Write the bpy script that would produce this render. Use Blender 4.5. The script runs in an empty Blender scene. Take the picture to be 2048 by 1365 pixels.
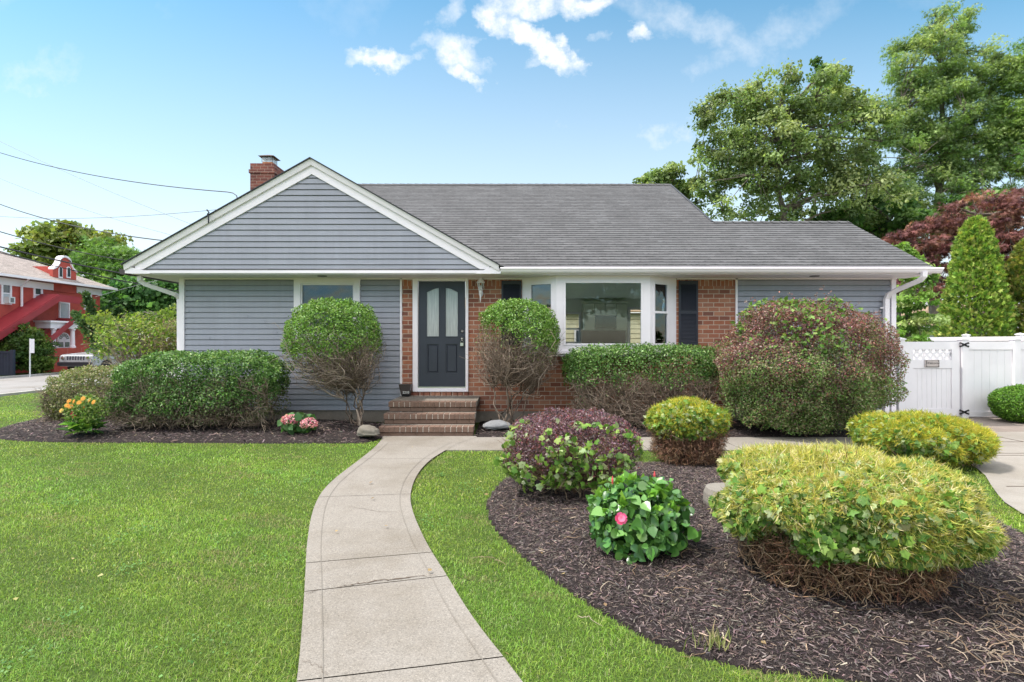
import bpy, math, random
import numpy as np
from mathutils import Vector, Matrix

random.seed(7); RNG = np.random.default_rng(7)
R = math.radians
scene = bpy.context.scene
col = scene.collection

# ------------------------------------------------------------------ camera
F = 1050.0; CH = 1.575                    # focal length in px of a 2048 px frame, eye height
cam_d = bpy.data.cameras.new('camera'); cam = bpy.data.objects.new('camera', cam_d); col.objects.link(cam)
cam_d.sensor_width = 36.0; cam_d.lens = 36.0*F/2048.0
cam_d.clip_start = 0.05; cam_d.clip_end = 2000
cam.location = (0, 0, CH); cam.rotation_euler = (R(90), 0, 0)
scene.camera = cam

# ------------------------------------------------------------------ world, sun, exposure
SUN_EL, SUN_AZ = 60.0, -96.0              # azimuth from +Y (behind the house), negative = to the left
world = bpy.data.worlds.new('World'); scene.world = world; world.use_nodes = True
SKY_STRENGTH = 0.15; SUN_STRENGTH = 2.9; EXPOSURE = 0.86
scene.view_settings.view_transform = 'Standard'; scene.view_settings.look = 'None'
scene.view_settings.exposure = EXPOSURE; scene.view_settings.gamma = 1.0

def nlink(nt, a, b): nt.links.new(a, b)
def build_world():
    nt = world.node_tree; nt.nodes.clear()
    out = nt.nodes.new('ShaderNodeOutputWorld'); bg = nt.nodes.new('ShaderNodeBackground')
    nlink(nt, bg.outputs[0], out.inputs[0]); bg.inputs[1].default_value = SKY_STRENGTH
    sky = nt.nodes.new('ShaderNodeTexSky'); sky.sky_type = 'NISHITA'; sky.sun_disc = False
    sky.sun_elevation = R(SUN_EL); sky.sun_rotation = R(SUN_AZ % 360)
    sky.air_density = 1.0; sky.dust_density = 0.6; sky.ozone_density = 1.0
    tc = nt.nodes.new('ShaderNodeTexCoord'); sep = nt.nodes.new('ShaderNodeSeparateXYZ')
    nlink(nt, tc.outputs['Generated'], sep.inputs[0])
    def mth(op, a, b=None, c=None, clamp=False):
        n = nt.nodes.new('ShaderNodeMath'); n.operation = op; n.use_clamp = clamp
        for i, v in enumerate((a, b, c)):
            if v is None: continue
            if isinstance(v, (int, float)): n.inputs[i].default_value = v
            else: nlink(nt, v, n.inputs[i])
        return n.outputs[0]
    y = mth('MAXIMUM', sep.outputs[1], 0.02)
    u = mth('DIVIDE', sep.outputs[0], y); v = mth('DIVIDE', sep.outputs[2], y)
    cmb = nt.nodes.new('ShaderNodeCombineXYZ'); nlink(nt, u, cmb.inputs[0]); nlink(nt, v, cmb.inputs[1])
    def noise(scale, det, rough, off=0.0):
        mp = nt.nodes.new('ShaderNodeMapping'); mp.inputs['Location'].default_value = (off, off*.7, off*.3)
        nlink(nt, cmb.outputs[0], mp.inputs[0])
        n = nt.nodes.new('ShaderNodeTexNoise'); n.inputs['Scale'].default_value = scale
        n.inputs['Detail'].default_value = det; n.inputs['Roughness'].default_value = rough
        nlink(nt, mp.outputs[0], n.inputs['Vector']); return n.outputs['Fac']
    n1 = noise(11, 6, .62); n2 = noise(11, 6, .62, 7.3); n3 = noise(28, 7, .65, 3.1)
    du = mth('ADD', u, mth('MULTIPLY', mth('SUBTRACT', n1, .5), .15))
    dv = mth('ADD', v, mth('MULTIPLY', mth('SUBTRACT', n2, .5), .11))
    # individual clouds: direction (u, v), half sizes, tilt, density
    blobs = []
    for px, py, rw, rh, ang, k in [(762,121,70,17,0,1.0),(905,108,62,30,-22,.85),(935,148,38,13,-28,.8),(925,92,40,13,35,.6),
            (1060,70,60,24,-38,1.1),(1110,105,70,21,-38,1.05),(1000,40,42,26,-50,.9),(1060,12,62,22,0,.9),(1165,8,62,22,6,.95),
            (1090,120,55,14,25,.5),(1285,66,22,18,-45,.7),(900,22,38,20,50,.45),(1340,275,120,42,12,.42),(1110,245,70,22,10,.3),
            (60,160,130,50,18,.30),(1400,60,200,36,-18,.34),(1500,100,220,40,25,.28),(1190,75,30,12,0,.35)]:
        blobs.append(((px-1024)/F, (682-py)/F, rw/F, rh/F, R(ang), k))
    tot = None
    for (bu, bv, ru, rv, a, k) in blobs:
        x = mth('SUBTRACT', du, bu); z = mth('SUBTRACT', dv, bv)
        ca, sa = math.cos(a), math.sin(a)
        xr = mth('ADD', mth('MULTIPLY', x, ca/ru), mth('MULTIPLY', z, sa/ru))
        zr = mth('ADD', mth('MULTIPLY', x, -sa/rv), mth('MULTIPLY', z, ca/rv))
        d = mth('SQRT', mth('ADD', mth('MULTIPLY', xr, xr), mth('MULTIPLY', zr, zr)))
        m = mth('MULTIPLY', mth('MULTIPLY', mth('SUBTRACT', 1.38, d, clamp=True), .85), k)
        tot = m if tot is None else mth('MAXIMUM', tot, m)
    tot = mth('MULTIPLY', tot, mth('ADD', mth('MULTIPLY', n3, 2.1), -.08), clamp=True)
    # thin high veil
    veil = mth('MULTIPLY', mth('SUBTRACT', noise(3.2, 7, .6, 1.7), .50, clamp=True), 1.0, clamp=True)
    haze = mth('MULTIPLY', mth('POWER', mth('SUBTRACT', 1.0, mth('DIVIDE', v, .72), clamp=True), 1.3), .90)
    veil = mth('MAXIMUM', veil, haze)
    front = mth('GREATER_THAN', sep.outputs[1], 0.02)
    # unseen bright broken cloud, added overhead and behind the viewer as neutral fill
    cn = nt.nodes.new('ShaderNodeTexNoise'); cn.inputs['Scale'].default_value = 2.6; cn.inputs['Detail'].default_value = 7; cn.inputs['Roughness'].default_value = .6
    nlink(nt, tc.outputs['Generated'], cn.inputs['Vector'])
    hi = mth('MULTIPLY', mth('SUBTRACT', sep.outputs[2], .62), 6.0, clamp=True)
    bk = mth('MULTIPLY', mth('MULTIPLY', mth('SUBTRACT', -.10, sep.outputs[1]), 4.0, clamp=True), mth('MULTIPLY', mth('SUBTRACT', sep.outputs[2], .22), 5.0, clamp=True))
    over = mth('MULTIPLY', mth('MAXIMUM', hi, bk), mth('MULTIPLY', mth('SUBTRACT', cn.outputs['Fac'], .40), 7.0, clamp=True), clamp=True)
    mask = mth('MULTIPLY', mth('MAXIMUM', mth('MULTIPLY', tot, 1.15, clamp=True), veil), front, clamp=True)
    hsv = nt.nodes.new('ShaderNodeHueSaturation'); hsv.inputs['Saturation'].default_value = SKY_SAT
    hsv.inputs['Hue'].default_value = SKY_HUE; hsv.inputs['Value'].default_value = .86
    nlink(nt, sky.outputs[0], hsv.inputs['Color'])
    mix = nt.nodes.new('ShaderNodeMix'); mix.data_type = 'RGBA'
    nlink(nt, mask, mix.inputs[0]); nlink(nt, hsv.outputs[0], mix.inputs[6]); mix.inputs[7].default_value = CLOUD
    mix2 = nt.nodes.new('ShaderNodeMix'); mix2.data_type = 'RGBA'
    nlink(nt, over, mix2.inputs[0]); nlink(nt, mix.outputs[2], mix2.inputs[6]); mix2.inputs[7].default_value = FILL_CLOUD
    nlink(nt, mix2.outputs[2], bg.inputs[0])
SKY_SAT = 1.22; SKY_HUE = .476; CLOUD = (4.2, 4.3, 4.4, 1); FILL_CLOUD = (12.5, 12.0, 11.6, 1)
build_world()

sd = bpy.data.lights.new('sun', 'SUN'); sd.energy = SUN_STRENGTH; sd.angle = R(0.5); sd.color = (1.0, .955, .88)
sun = bpy.data.objects.new('sun', sd); col.objects.link(sun)
_e, _a = R(SUN_EL), R(SUN_AZ)
SUN_DIR = Vector((math.sin(_a)*math.cos(_e), math.cos(_a)*math.cos(_e), math.sin(_e)))
sun.rotation_euler = (-SUN_DIR).to_track_quat('-Z', 'Y').to_euler()

# ------------------------------------------------------------------ helpers
def at(px, py, Y):                     # photo pixel at a known distance -> point
    return ((px-1024)*Y/F, Y, CH-(py-682)*Y/F)
def gp(px, py, z=0.0):                 # photo pixel on the ground -> x, y
    Y = F*(CH-z)/(py-682); return ((px-1024)*Y/F, Y)

class MB:
    def __init__(s): s.v = []; s.f = []; s.uv = None
    def add(s, vs, fs):
        o = len(s.v); s.v += [tuple(p) for p in vs]; s.f += [tuple(i+o for i in f) for f in fs]
    def box(s, a, b):
        x0,y0,z0 = a; x1,y1,z1 = b
        s.add([(x0,y0,z0),(x1,y0,z0),(x1,y1,z0),(x0,y1,z0),(x0,y0,z1),(x1,y0,z1),(x1,y1,z1),(x0,y1,z1)],
              [(0,3,2,1),(4,5,6,7),(0,1,5,4),(1,2,6,5),(2,3,7,6),(3,0,4,7)])
        return s
    def bevbox(s, a, b, c):           # box with chamfered front (-y) edges
        x0,y0,z0 = a; x1,y1,z1 = b
        s.add([(x0,y0+c,z0),(x1,y0+c,z0),(x1,y1,z0),(x0,y1,z0),(x0,y0+c,z1),(x1,y0+c,z1),(x1,y1,z1),(x0,y1,z1),
               (x0+c,y0,z0+c),(x1-c,y0,z0+c),(x1-c,y0,z1-c),(x0+c,y0,z1-c)],
              [(0,3,2,1),(4,5,6,7),(1,2,6,5),(2,3,7,6),(3,0,4,7),(8,9,10,11),(0,1,9,8),(1,5,10,9),(5,4,11,10),(4,0,8,11)])
        return s
    def prism(s, pts, d):             # closed polygon extruded by vector d
        n = len(pts); d = Vector(d)
        s.add([Vector(p) for p in pts]+[Vector(p)+d for p in pts],
              [tuple(range(n-1,-1,-1)), tuple(range(n,2*n))]+[(i,(i+1)%n,(i+1)%n+n,i+n) for i in range(n)])
        return s
    def quad(s, a, b, c, d): s.add([a,b,c,d],[(0,1,2,3)]); return s
    def tube(s, pts, rad, n=8, cap=True):
        pts = [Vector(p) for p in pts]; rings = []
        if not hasattr(rad, '__len__'): rad = [rad]*len(pts)
        up = Vector((0,0,1)); vs = []; fs = []
        for i, p in enumerate(pts):
            t = (pts[min(i+1,len(pts)-1)]-pts[max(i-1,0)])
            if t.length < 1e-9: t = Vector((0,0,1))
            t.normalize(); ref = up if abs(t.z) < .95 else Vector((1,0,0))
            a = t.cross(ref).normalized(); b = t.cross(a).normalized()
            for k in range(n):
                th = 2*math.pi*k/n; vs.append(p+(a*math.cos(th)+b*math.sin(th))*rad[i])
        for i in range(len(pts)-1):
            for k in range(n):
                k2 = (k+1)%n; fs.append((i*n+k, i*n+k2, (i+1)*n+k2, (i+1)*n+k))
        if cap: fs.append(tuple(range(n-1,-1,-1))); fs.append(tuple(range((len(pts)-1)*n, len(pts)*n)))
        s.add(vs, fs); return s
    def rtube(s, pts, w, d):          # rectangular downspout-like tube (w along x-ish, d across)
        pts = [Vector(p) for p in pts]; vs = []; fs = []
        for i, p in enumerate(pts):
            t = (pts[min(i+1,len(pts)-1)]-pts[max(i-1,0)]).normalized()
            b = Vector((0,1,0)); a = t.cross(b).normalized()
            for (u, v) in ((-.5,-.5),(.5,-.5),(.5,.5),(-.5,.5)): vs.append(p+a*u*w+b*v*d)
        for i in range(len(pts)-1):
            for k in range(4):
                k2 = (k+1)%4; fs.append((i*4+k, i*4+k2, (i+1)*4+k2, (i+1)*4+k))
        fs += [(3,2,1,0), tuple(range((len(pts)-1)*4, len(pts)*4))]
        s.add(vs, fs); return s
    def lathe(s, prof, c=(0,0,0), n=16, sx=1, sy=1):
        c = Vector(c); vs = []; fs = []
        for (r, z) in prof:
            for k in range(n):
                th = 2*math.pi*k/n; vs.append(c+Vector((r*sx*math.cos(th), r*sy*math.sin(th), z)))
        for i in range(len(prof)-1):
            for k in range(n):
                k2 = (k+1)%n; fs.append((i*n+k, i*n+k2, (i+1)*n+k2, (i+1)*n+k))
        fs += [tuple(range(n-1,-1,-1)), tuple(range((len(prof)-1)*n, len(prof)*n))]
        s.add(vs, fs); return s
    def build(s, name, mat, parent=None, smooth=False, uv=None, bevel=0):
        off = root_loc(parent)
        me = bpy.data.meshes.new(name)
        me.from_pydata([(v[0]-off[0], v[1]-off[1], v[2]-off[2]) for v in s.v], [], s.f)
        if uv:                        # uv(world vertex, face normal) -> (u, v)
            l = me.uv_layers.new(name='UVMap')
            for p in me.polygons:
                for li in p.loop_indices:
                    l.data[li].uv = uv(s.v[me.loops[li].vertex_index], p.normal)
        me.validate(); me.update()
        if smooth:
            for p in me.polygons: p.use_smooth = True
        me.materials.append(mat)
        o = bpy.data.objects.new(name, me); col.objects.link(o)
        if parent: o.parent = parent
        if bevel:
            m = o.modifiers.new('bevel', 'BEVEL'); m.width = bevel; m.segments = 2; m.limit_method = 'ANGLE'
        return o

ROOTLOC = {}
def root_loc(parent):
    if parent is None: return (0,0,0)
    p = parent
    while p.parent: p = p.parent
    if p.get('_local'): return (0,0,0)
    return ROOTLOC.get(p.name, (0,0,0))
def thing(name, loc, label, cat, group=None, local=False, rz=0):
    o = bpy.data.objects.new(name, None); col.objects.link(o); o.location = loc; o.rotation_euler = (0,0,rz)
    ROOTLOC[o.name] = (0,0,0) if local else tuple(loc)
    o.empty_display_size = .1; tag(o, label, cat, group); return o
def tag(o, label=None, cat=None, group=None, kind=None):
    if label: o['label'] = label
    if cat: o['category'] = cat
    if group: o['group'] = group
    if kind: o['kind'] = kind
    return o

def np_mesh(name, V, T, mat, parent=None, colors=None, smooth=False):   # triangles only
    off = np.array(root_loc(parent))
    V = np.ascontiguousarray(V - off, dtype=np.float32); T = np.ascontiguousarray(T, dtype=np.int32)
    me = bpy.data.meshes.new(name); nv, nt = len(V), len(T)
    me.vertices.add(nv); me.vertices.foreach_set('co', V.ravel())
    me.loops.add(nt*3); me.loops.foreach_set('vertex_index', T.ravel())
    me.polygons.add(nt); me.polygons.foreach_set('loop_start', np.arange(0, nt*3, 3, dtype=np.int32))
    if smooth: me.polygons.foreach_set('use_smooth', np.ones(nt, dtype=bool))
    if colors is not None:
        a = me.attributes.new('lc', 'FLOAT_COLOR', 'POINT')
        c = np.ones((nv, 4), dtype=np.float32); c[:, :3] = colors; a.data.foreach_set('color', c.ravel())
    me.update(calc_edges=True); me.materials.append(mat)
    o = bpy.data.objects.new(name, me); col.objects.link(o)
    if parent: o.parent = parent
    return o

# ------------------------------------------------------------------ materials
def srgb(r, g, b):
    f = lambda c: c/12.92 if c <= .04045 else ((c+.055)/1.055)**2.4
    return (f(r/255), f(g/255), f(b/255), 1)
class NT:
    def __init__(s, name):
        s.m = bpy.data.materials.new(name); s.m.use_nodes = True; s.t = s.m.node_tree
        s.b = s.t.nodes['Principled BSDF']; s.o = s.t.nodes['Material Output']
    def n(s, typ, **kw):
        nd = s.t.nodes.new(typ)
        for k, v in kw.items():
            if k in nd.inputs.keys(): nd.inputs[k].default_value = v
            else: setattr(nd, k, v)
        return nd
    def l(s, a, b): s.t.links.new(a, b)
    def coord(s, kind='Object', scale=(1,1,1), rot=(0,0,0)):
        tc = s.n('ShaderNodeTexCoord'); mp = s.n('ShaderNodeMapping'); mp.inputs['Scale'].default_value = scale
        mp.inputs['Rotation'].default_value = rot
        s.l(tc.outputs[kind], mp.inputs[0]); return mp.outputs[0]
    def noise(s, vec, scale, det=4, rough=.5):
        n = s.n('ShaderNodeTexNoise'); n.inputs['Scale'].default_value = scale; n.inputs['Detail'].default_value = det
        n.inputs['Roughness'].default_value = rough
        if vec is not None: s.l(vec, n.inputs['Vector'])
        return n.outputs['Fac']
    def ramp(s, fac, stops):
        r = s.n('ShaderNodeValToRGB'); e = r.color_ramp.elements
        while len(e) < len(stops): e.new(.5)
        for i, (p, c) in enumerate(stops): e[i].position = p; e[i].color = c if len(c) == 4 else (*c, 1)
        s.l(fac, r.inputs[0]); return r.outputs[0]
    def mix(s, fac, a, b, mode='MIX'):
        m = s.n('ShaderNodeMix', data_type='RGBA', blend_type=mode)
        for i, v in ((0, fac), (6, a), (7, b)):
            if isinstance(v, (int, float, tuple)): m.inputs[i].default_value = v
            else: s.l(v, m.inputs[i])
        return m.outputs[2]
    def bump(s, h, strength=.3, dist=.01):
        b = s.n('ShaderNodeBump'); b.inputs['Strength'].default_value = strength; b.inputs['Distance'].default_value = dist
        s.l(h, b.inputs['Height']); s.l(b.outputs[0], s.b.inputs['Normal'])
    def base(s, c):
        if isinstance(c, tuple): s.b.inputs['Base Color'].default_value = c if len(c) == 4 else (*c, 1)
        else: s.l(c, s.b.inputs['Base Color'])
    def set(s, rough=.6, spec=.4, metal=0):
        s.b.inputs['Roughness'].default_value = rough; s.b.inputs['Specular IOR Level'].default_value = spec
        s.b.inputs['Metallic'].default_value = metal
def paint(name, c, rough=.5, var=.06, scale=3, bump=0, spec=.4, metal=0):
    k = NT(name); v = k.coord()
    n = k.noise(v, scale, 5, .6)
    lo = tuple(x*(1-var) for x in c[:3]); hi = tuple(min(1, x*(1+var)) for x in c[:3])
    k.base(k.ramp(n, [(.3, lo), (.7, hi)])); k.set(rough, spec, metal)
    if bump: k.bump(k.noise(v, 60, 3), bump, .003)
    return k.m

M = {}
M['white'] = paint('white_vinyl', (.87,.805,.86), .35, .03)
M['cream'] = paint('cream_trim', (.83,.76,.81), .45, .03)
M['fence'] = paint('fence_vinyl', (.775,.745,.775), .35, .05, 1.5)
M['door'] = paint('door_paint', (.036,.040,.058), .38, .08)
M['frame_dark'] = paint('dark_metal', (.02,.02,.025), .4, .1)
M['shutter'] = paint('shutter_paint', (.030,.033,.048), .5, .12)
M['steel'] = paint('brushed_steel', (.62,.61,.58), .28, .05, metal=1.0)
M['rust'] = paint('rusty_sheet', (.09,.06,.05), .6, .35, 8)
M['clay'] = paint('clay_flue', (.50,.20,.10), .8, .15, 8, .3)
M['mailbox'] = paint('mailbox_brown', (.060,.045,.045), .4, .1)
M['black'] = paint('black_iron', (.012,.012,.014), .5, .1)
M['numeral'] = paint('numeral_white', (.8,.8,.78), .5, .02)

def siding_mat(name, c):
    k = NT(name); v = k.coord(scale=(1,1,1)); n = k.noise(v, 1.3, 5, .6)
    v2 = k.coord(scale=(2,2,40)); g = k.noise(v2, 9, 4, .6)
    c1 = k.ramp(n, [(.3, tuple(x*.88 for x in c)), (.7, tuple(x*1.06 for x in c))])
    sk = k.noise(k.coord(scale=(5,5,.35)), 2.5, 4, .6); c1 = k.mix(.5, c1, k.ramp(sk, [(.35, (.88,.88,.86)), (.6, (1,1,1))]), 'MULTIPLY')
    k.base(k.mix(.12, c1, k.ramp(g, [(.35, tuple(x*.8 for x in c)), (.65, tuple(x*1.15 for x in c))])))
    k.set(.42, .35); k.bump(g, .08, .002); return k.m
M['siding'] = siding_mat('vinyl_siding', (.325,.330,.390))
M['siding_far'] = siding_mat('far_siding', (.45,.42,.36))

def brick_mat(name, cols, mortar, bw=.212, rh=.086, ms=.011, vert=False, var=.5):
    k = NT(name)
    tc = k.n('ShaderNodeTexCoord'); sp = k.n('ShaderNodeSeparateXYZ'); k.l(tc.outputs['Object'], sp.inputs[0])
    ad = k.n('ShaderNodeMath', operation='ADD'); k.l(sp.outputs[0], ad.inputs[0]); k.l(sp.outputs[1], ad.inputs[1])
    cb = k.n('ShaderNodeCombineXYZ')
    if vert: k.l(sp.outputs[2], cb.inputs[0]); k.l(ad.outputs[0], cb.inputs[1])
    else: k.l(ad.outputs[0], cb.inputs[0]); k.l(sp.outputs[2], cb.inputs[1])
    vec = cb.outputs[0]
    wob = k.n('ShaderNodeTexNoise'); wob.inputs['Scale'].default_value = 14; wob.inputs['Detail'].default_value = 2
    k.l(vec, wob.inputs['Vector'])
    vm = k.n('ShaderNodeVectorMath', operation='MULTIPLY_ADD'); k.l(wob.outputs['Color'], vm.inputs[0])
    vm.inputs[1].default_value = (.006,.006,0); k.l(vec, vm.inputs[2]); vec = vm.outputs[0]
    b = k.n('ShaderNodeTexBrick'); k.l(vec, b.inputs['Vector'])
    b.inputs['Scale'].default_value = 1; b.inputs['Brick Width'].default_value = bw; b.inputs['Row Height'].default_value = rh
    b.inputs['Mortar Size'].default_value = ms*.5; b.inputs['Mortar Smooth'].default_value = .25
    b.inputs['Color1'].default_value = (0,0,0,1); b.inputs['Color2'].default_value = (1,1,1,1)
    b.inputs['Mortar'].default_value = (.5,.5,.5,1); b.inputs['Bias'].default_value = 0
    per = k.ramp(b.outputs['Color'], [(i/(len(cols)-1), c) for i, c in enumerate(cols)])
    n = k.noise(vec, 45, 5, .65)
    per = k.mix(.35, per, k.ramp(n, [(.3, cols[0]), (.5, cols[len(cols)//2]), (.72, cols[-1])]))
    n2 = k.noise(vec, 2.2, 3, .6)
    per = k.mix(.5, per, k.ramp(n2, [(.35, (.62,.60,.62)), (.65, (1,1,1))]), 'MULTIPLY')
    mort = k.mix(.5, mortar, k.ramp(k.noise(vec, 12, 4), [(.3, tuple(x*.6 for x in mortar[:3])), (.7, mortar[:3])]))
    k.base(k.mix(b.outputs['Fac'], per, mort)); k.set(.85, .2)
    inv = k.n('ShaderNodeMath', operation='MULTIPLY_ADD'); k.l(b.outputs['Fac'], inv.inputs[0]); inv.inputs[1].default_value = -1.0; 
    k.l(n, inv.inputs[2]); k.bump(inv.outputs[0], .6, .006); return k.m
BR = [(.14,.07,.06),(.29,.105,.07),(.50,.19,.10),(.36,.145,.095),(.58,.29,.18),(.22,.09,.07)]
M['brick'] = brick_mat('red_brick', BR, (.56,.45,.37,1), ms=.014)
M['soldier'] = brick_mat('soldier_brick', BR, (.56,.45,.37,1), bw=.22, rh=.078, vert=True)
M['brick_chimney'] = brick_mat('chimney_brick', [(.10,.045,.045),(.22,.075,.06),(.32,.12,.09)], (.36,.24,.20,1), rh=.085, ms=.016)
M['brick_far'] = brick_mat('painted_block', [(.40,.07,.055),(.44,.085,.065),(.48,.10,.075)], (.55,.24,.2,1), bw=1.0, rh=.5, ms=.03)

def shingle_mat(name, c):
    k = NT(name); tc = k.n('ShaderNodeTexCoord')
    wob = k.n('ShaderNodeTexNoise'); wob.inputs['Scale'].default_value = 1.6; wob.inputs['Detail'].default_value = 4; k.l(tc.outputs['UV'], wob.inputs['Vector'])
    vm = k.n('ShaderNodeVectorMath', operation='MULTIPLY_ADD'); k.l(wob.outputs['Color'], vm.inputs[0]); vm.inputs[1].default_value = (.03,.035,0); k.l(tc.outputs['UV'], vm.inputs[2])
    vec = vm.outputs[0]
    b = k.n('ShaderNodeTexBrick'); k.l(vec, b.inputs['Vector'])
    b.inputs['Scale'].default_value = 1; b.inputs['Brick Width'].default_value = .305; b.inputs['Row Height'].default_value = .143
    b.inputs['Mortar Size'].default_value = .0025; b.inputs['Mortar Smooth'].default_value = .2
    b.inputs['Color1'].default_value = (0,0,0,1); b.inputs['Color2'].default_value = (1,1,1,1); b.inputs['Mortar'].default_value = (.5,.5,.5,1)
    per = k.ramp(b.outputs['Color'], [(0, tuple(x*.80 for x in c)), (.5, c), (1, tuple(x*1.20 for x in c))])
    g = k.noise(vec, 140, 2, .7); per = k.mix(.35, per, k.ramp(g, [(.3, tuple(x*.45 for x in c)), (.7, tuple(x*1.7 for x in c))]))
    st = k.noise(k.coord('UV', (1.2,.5,1)), .9, 5, .6); per = k.mix(.55, per, k.ramp(st, [(.32, (.72,.70,.70)), (.68, (1.1,1.1,1.1))]), 'MULTIPLY')
    per = k.mix(b.outputs['Fac'], per, tuple(x*.55 for x in c)+(1,))
    sp = k.n('ShaderNodeSeparateXYZ'); k.l(vec, sp.inputs[0])
    def mm(op, a, bb, clamp=False):
        n = k.n('ShaderNodeMath', operation=op); n.use_clamp = clamp
        for q, v in enumerate((a, bb)):
            if isinstance(v, (int, float)): n.inputs[q].default_value = v
            else: k.l(v, n.inputs[q])
        return n.outputs[0]
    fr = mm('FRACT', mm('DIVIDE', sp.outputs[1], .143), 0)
    ln = k.noise(k.coord('UV', (2.6,7,1)), 3.2, 4, .75)          # dark butt edge with its shade line painted in, thicker in places
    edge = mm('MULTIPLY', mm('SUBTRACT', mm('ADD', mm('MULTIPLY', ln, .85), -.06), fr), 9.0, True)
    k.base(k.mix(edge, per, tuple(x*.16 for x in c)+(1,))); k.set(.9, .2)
    k.bump(mm('ADD', mm('MULTIPLY', fr, -1.5), g), .6, .01); return k.m
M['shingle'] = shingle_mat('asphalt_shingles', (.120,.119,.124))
M['shingle_far'] = shingle_mat('far_shingles', (.42,.36,.33))
M['shingle_tan'] = shingle_mat('tan_shingles', (.42,.30,.20))

def concrete_mat(name, c, speck=.5, stain=.25, warm=(1,1,1)):
    k = NT(name); v = k.coord(); a = k.noise(v, 1.6, 6, .65); f = k.noise(v, 120, 3, .7)
    vo = k.n('ShaderNodeTexVoronoi'); vo.inputs['Scale'].default_value = 170; k.l(v, vo.inputs['Vector'])
    c1 = k.ramp(a, [(.3, tuple(x*(1-stain) for x in c)), (.7, tuple(x*1.06 for x in c))])
    sep = k.n('ShaderNodeSeparateColor'); k.l(vo.outputs['Color'], sep.inputs[0])
    c2 = k.ramp(sep.outputs[0], [(0, tuple(x*.55 for x in c)), (.25, tuple(x*.95 for x in c)), (.8, tuple(x*1.05 for x in c)), (1, tuple(min(.85, x*1.5) for x in c))])
    st = k.ramp(k.noise(v, .55, 7, .7), [(.38, (.78,.75,.70)), (.52, (1,1,1)), (.7, (1.05,1.05,1.05))]); c1 = k.mix(1.0, c1, st, 'MULTIPLY'); c2 = k.mix(1.0, c2, st, 'MULTIPLY')
    k.base(k.mix(.22, k.mix(speck, c1, c2), k.ramp(f, [(.35, tuple(x*.5 for x in c)), (.65, tuple(min(.9, x*1.4) for x in c))])))
    k.set(.9, .2); ad = k.n('ShaderNodeMath', operation='ADD'); k.l(f, ad.inputs[0]); k.l(vo.outputs['Distance'], ad.inputs[1])
    k.bump(ad.outputs[0], .35, .004); return k.m
M['concrete'] = concrete_mat('aggregate_concrete', (.245,.222,.196), .75, .33)
M['concrete_pale'] = concrete_mat('driveway_concrete', (.285,.26,.232), .35, .16)
M['concrete_dark'] = concrete_mat('old_concrete', (.24,.20,.175), .35, .25)
M['foundation'] = concrete_mat('foundation_concrete', (.28,.24,.205), .2, .4)
M['groove'] = concrete_mat('tooled_groove', (.212,.192,.168), .3, .2)
M['gap'] = concrete_mat('soil_in_joint', (.11,.080,.060), .3, .3)
M['asphalt'] = concrete_mat('asphalt', (.27,.26,.255), .3, .15)
M['kerb'] = concrete_mat('kerb_concrete', (.42,.41,.39), .3, .1)
M['stone'] = concrete_mat('fieldstone', (.22,.20,.175), .3, .45)
M['stone_grey'] = concrete_mat('grey_fieldstone', (.25,.25,.26), .3, .5)
M['stepbrick'] = concrete_mat('brown_step_brick', (.175,.112,.086), .45, .4)
M['stepbrick2'] = concrete_mat('landing_paver', (.22,.195,.17), .4, .35)
M['stepmortar'] = concrete_mat('pale_mortar', (.52,.45,.39), .3, .3)
M['redpaint'] = paint('red_stucco', (.45,.078,.06), .8, .14, 3)
M['redpaint2'] = paint('dark_red_canopy', (.30,.035,.045), .5, .12, 2)
M['bluefence'] = paint('slate_fence', (.045,.055,.085), .5, .12)
M['carpaint'] = paint('silver_car_paint', (.36,.38,.40), .25, .03, metal=.3)
M['tyre'] = paint('tyre_rubber', (.02,.02,.02), .8, .1)
M['wire'] = paint('cable_rubber', (.03,.03,.035), .6, .1)
M['palewire'] = paint('weathered_cable', (.22,.23,.25), .6, .1)
M['interior'] = paint('interior_wall', (.87,.87,.80), .8, .03)
M['cabinet'] = paint('cabinet_cream', (.80,.79,.66), .5, .04)
M['tile'] = concrete_mat('grey_backsplash', (.20,.18,.18), .3, .2)
M['teal'] = paint('teal_screen', (.02,.07,.065), .15, .3, 5)
M['ac'] = paint('ac_unit', (.6,.62,.64), .5, .05)

def glass_mat(name, tint=(.75,.82,.80), refl=1.0, rough=0.0, wave=.0):
    k = NT(name); t = k.t; t.nodes.remove(k.b)
    tr = k.n('ShaderNodeBsdfTransparent'); tr.inputs[0].default_value = (*tint, 1)
    gl = k.n('ShaderNodeBsdfGlossy'); gl.inputs['Roughness'].default_value = rough; gl.inputs[0].default_value = (.9,.95,1,1)
    fr = k.n('ShaderNodeFresnel'); fr.inputs[0].default_value = 1.52
    mu = k.n('ShaderNodeMath', operation='MULTIPLY'); k.l(fr.outputs[0], mu.inputs[0]); mu.inputs[1].default_value = refl; mu.use_clamp = True
    if wave:
        nz = k.noise(k.coord(), 2.2, 2, .5); bp = k.n('ShaderNodeBump'); bp.inputs['Strength'].default_value = wave; bp.inputs['Distance'].default_value = .08
        k.l(nz, bp.inputs['Height']); k.l(bp.outputs[0], gl.inputs['Normal'])
    mx = k.n('ShaderNodeMixShader'); k.l(mu.outputs[0], mx.inputs[0]); k.l(tr.outputs[0], mx.inputs[1]); k.l(gl.outputs[0], mx.inputs[2])
    k.l(mx.outputs[0], k.o.inputs[0]); return k.m
M['glass'] = glass_mat('window_glass', (.95,.97,.95), refl=.95)
M['glass_dark'] = glass_mat('dim_window_glass', (.55,.58,.60), refl=1.3, wave=.25)
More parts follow.
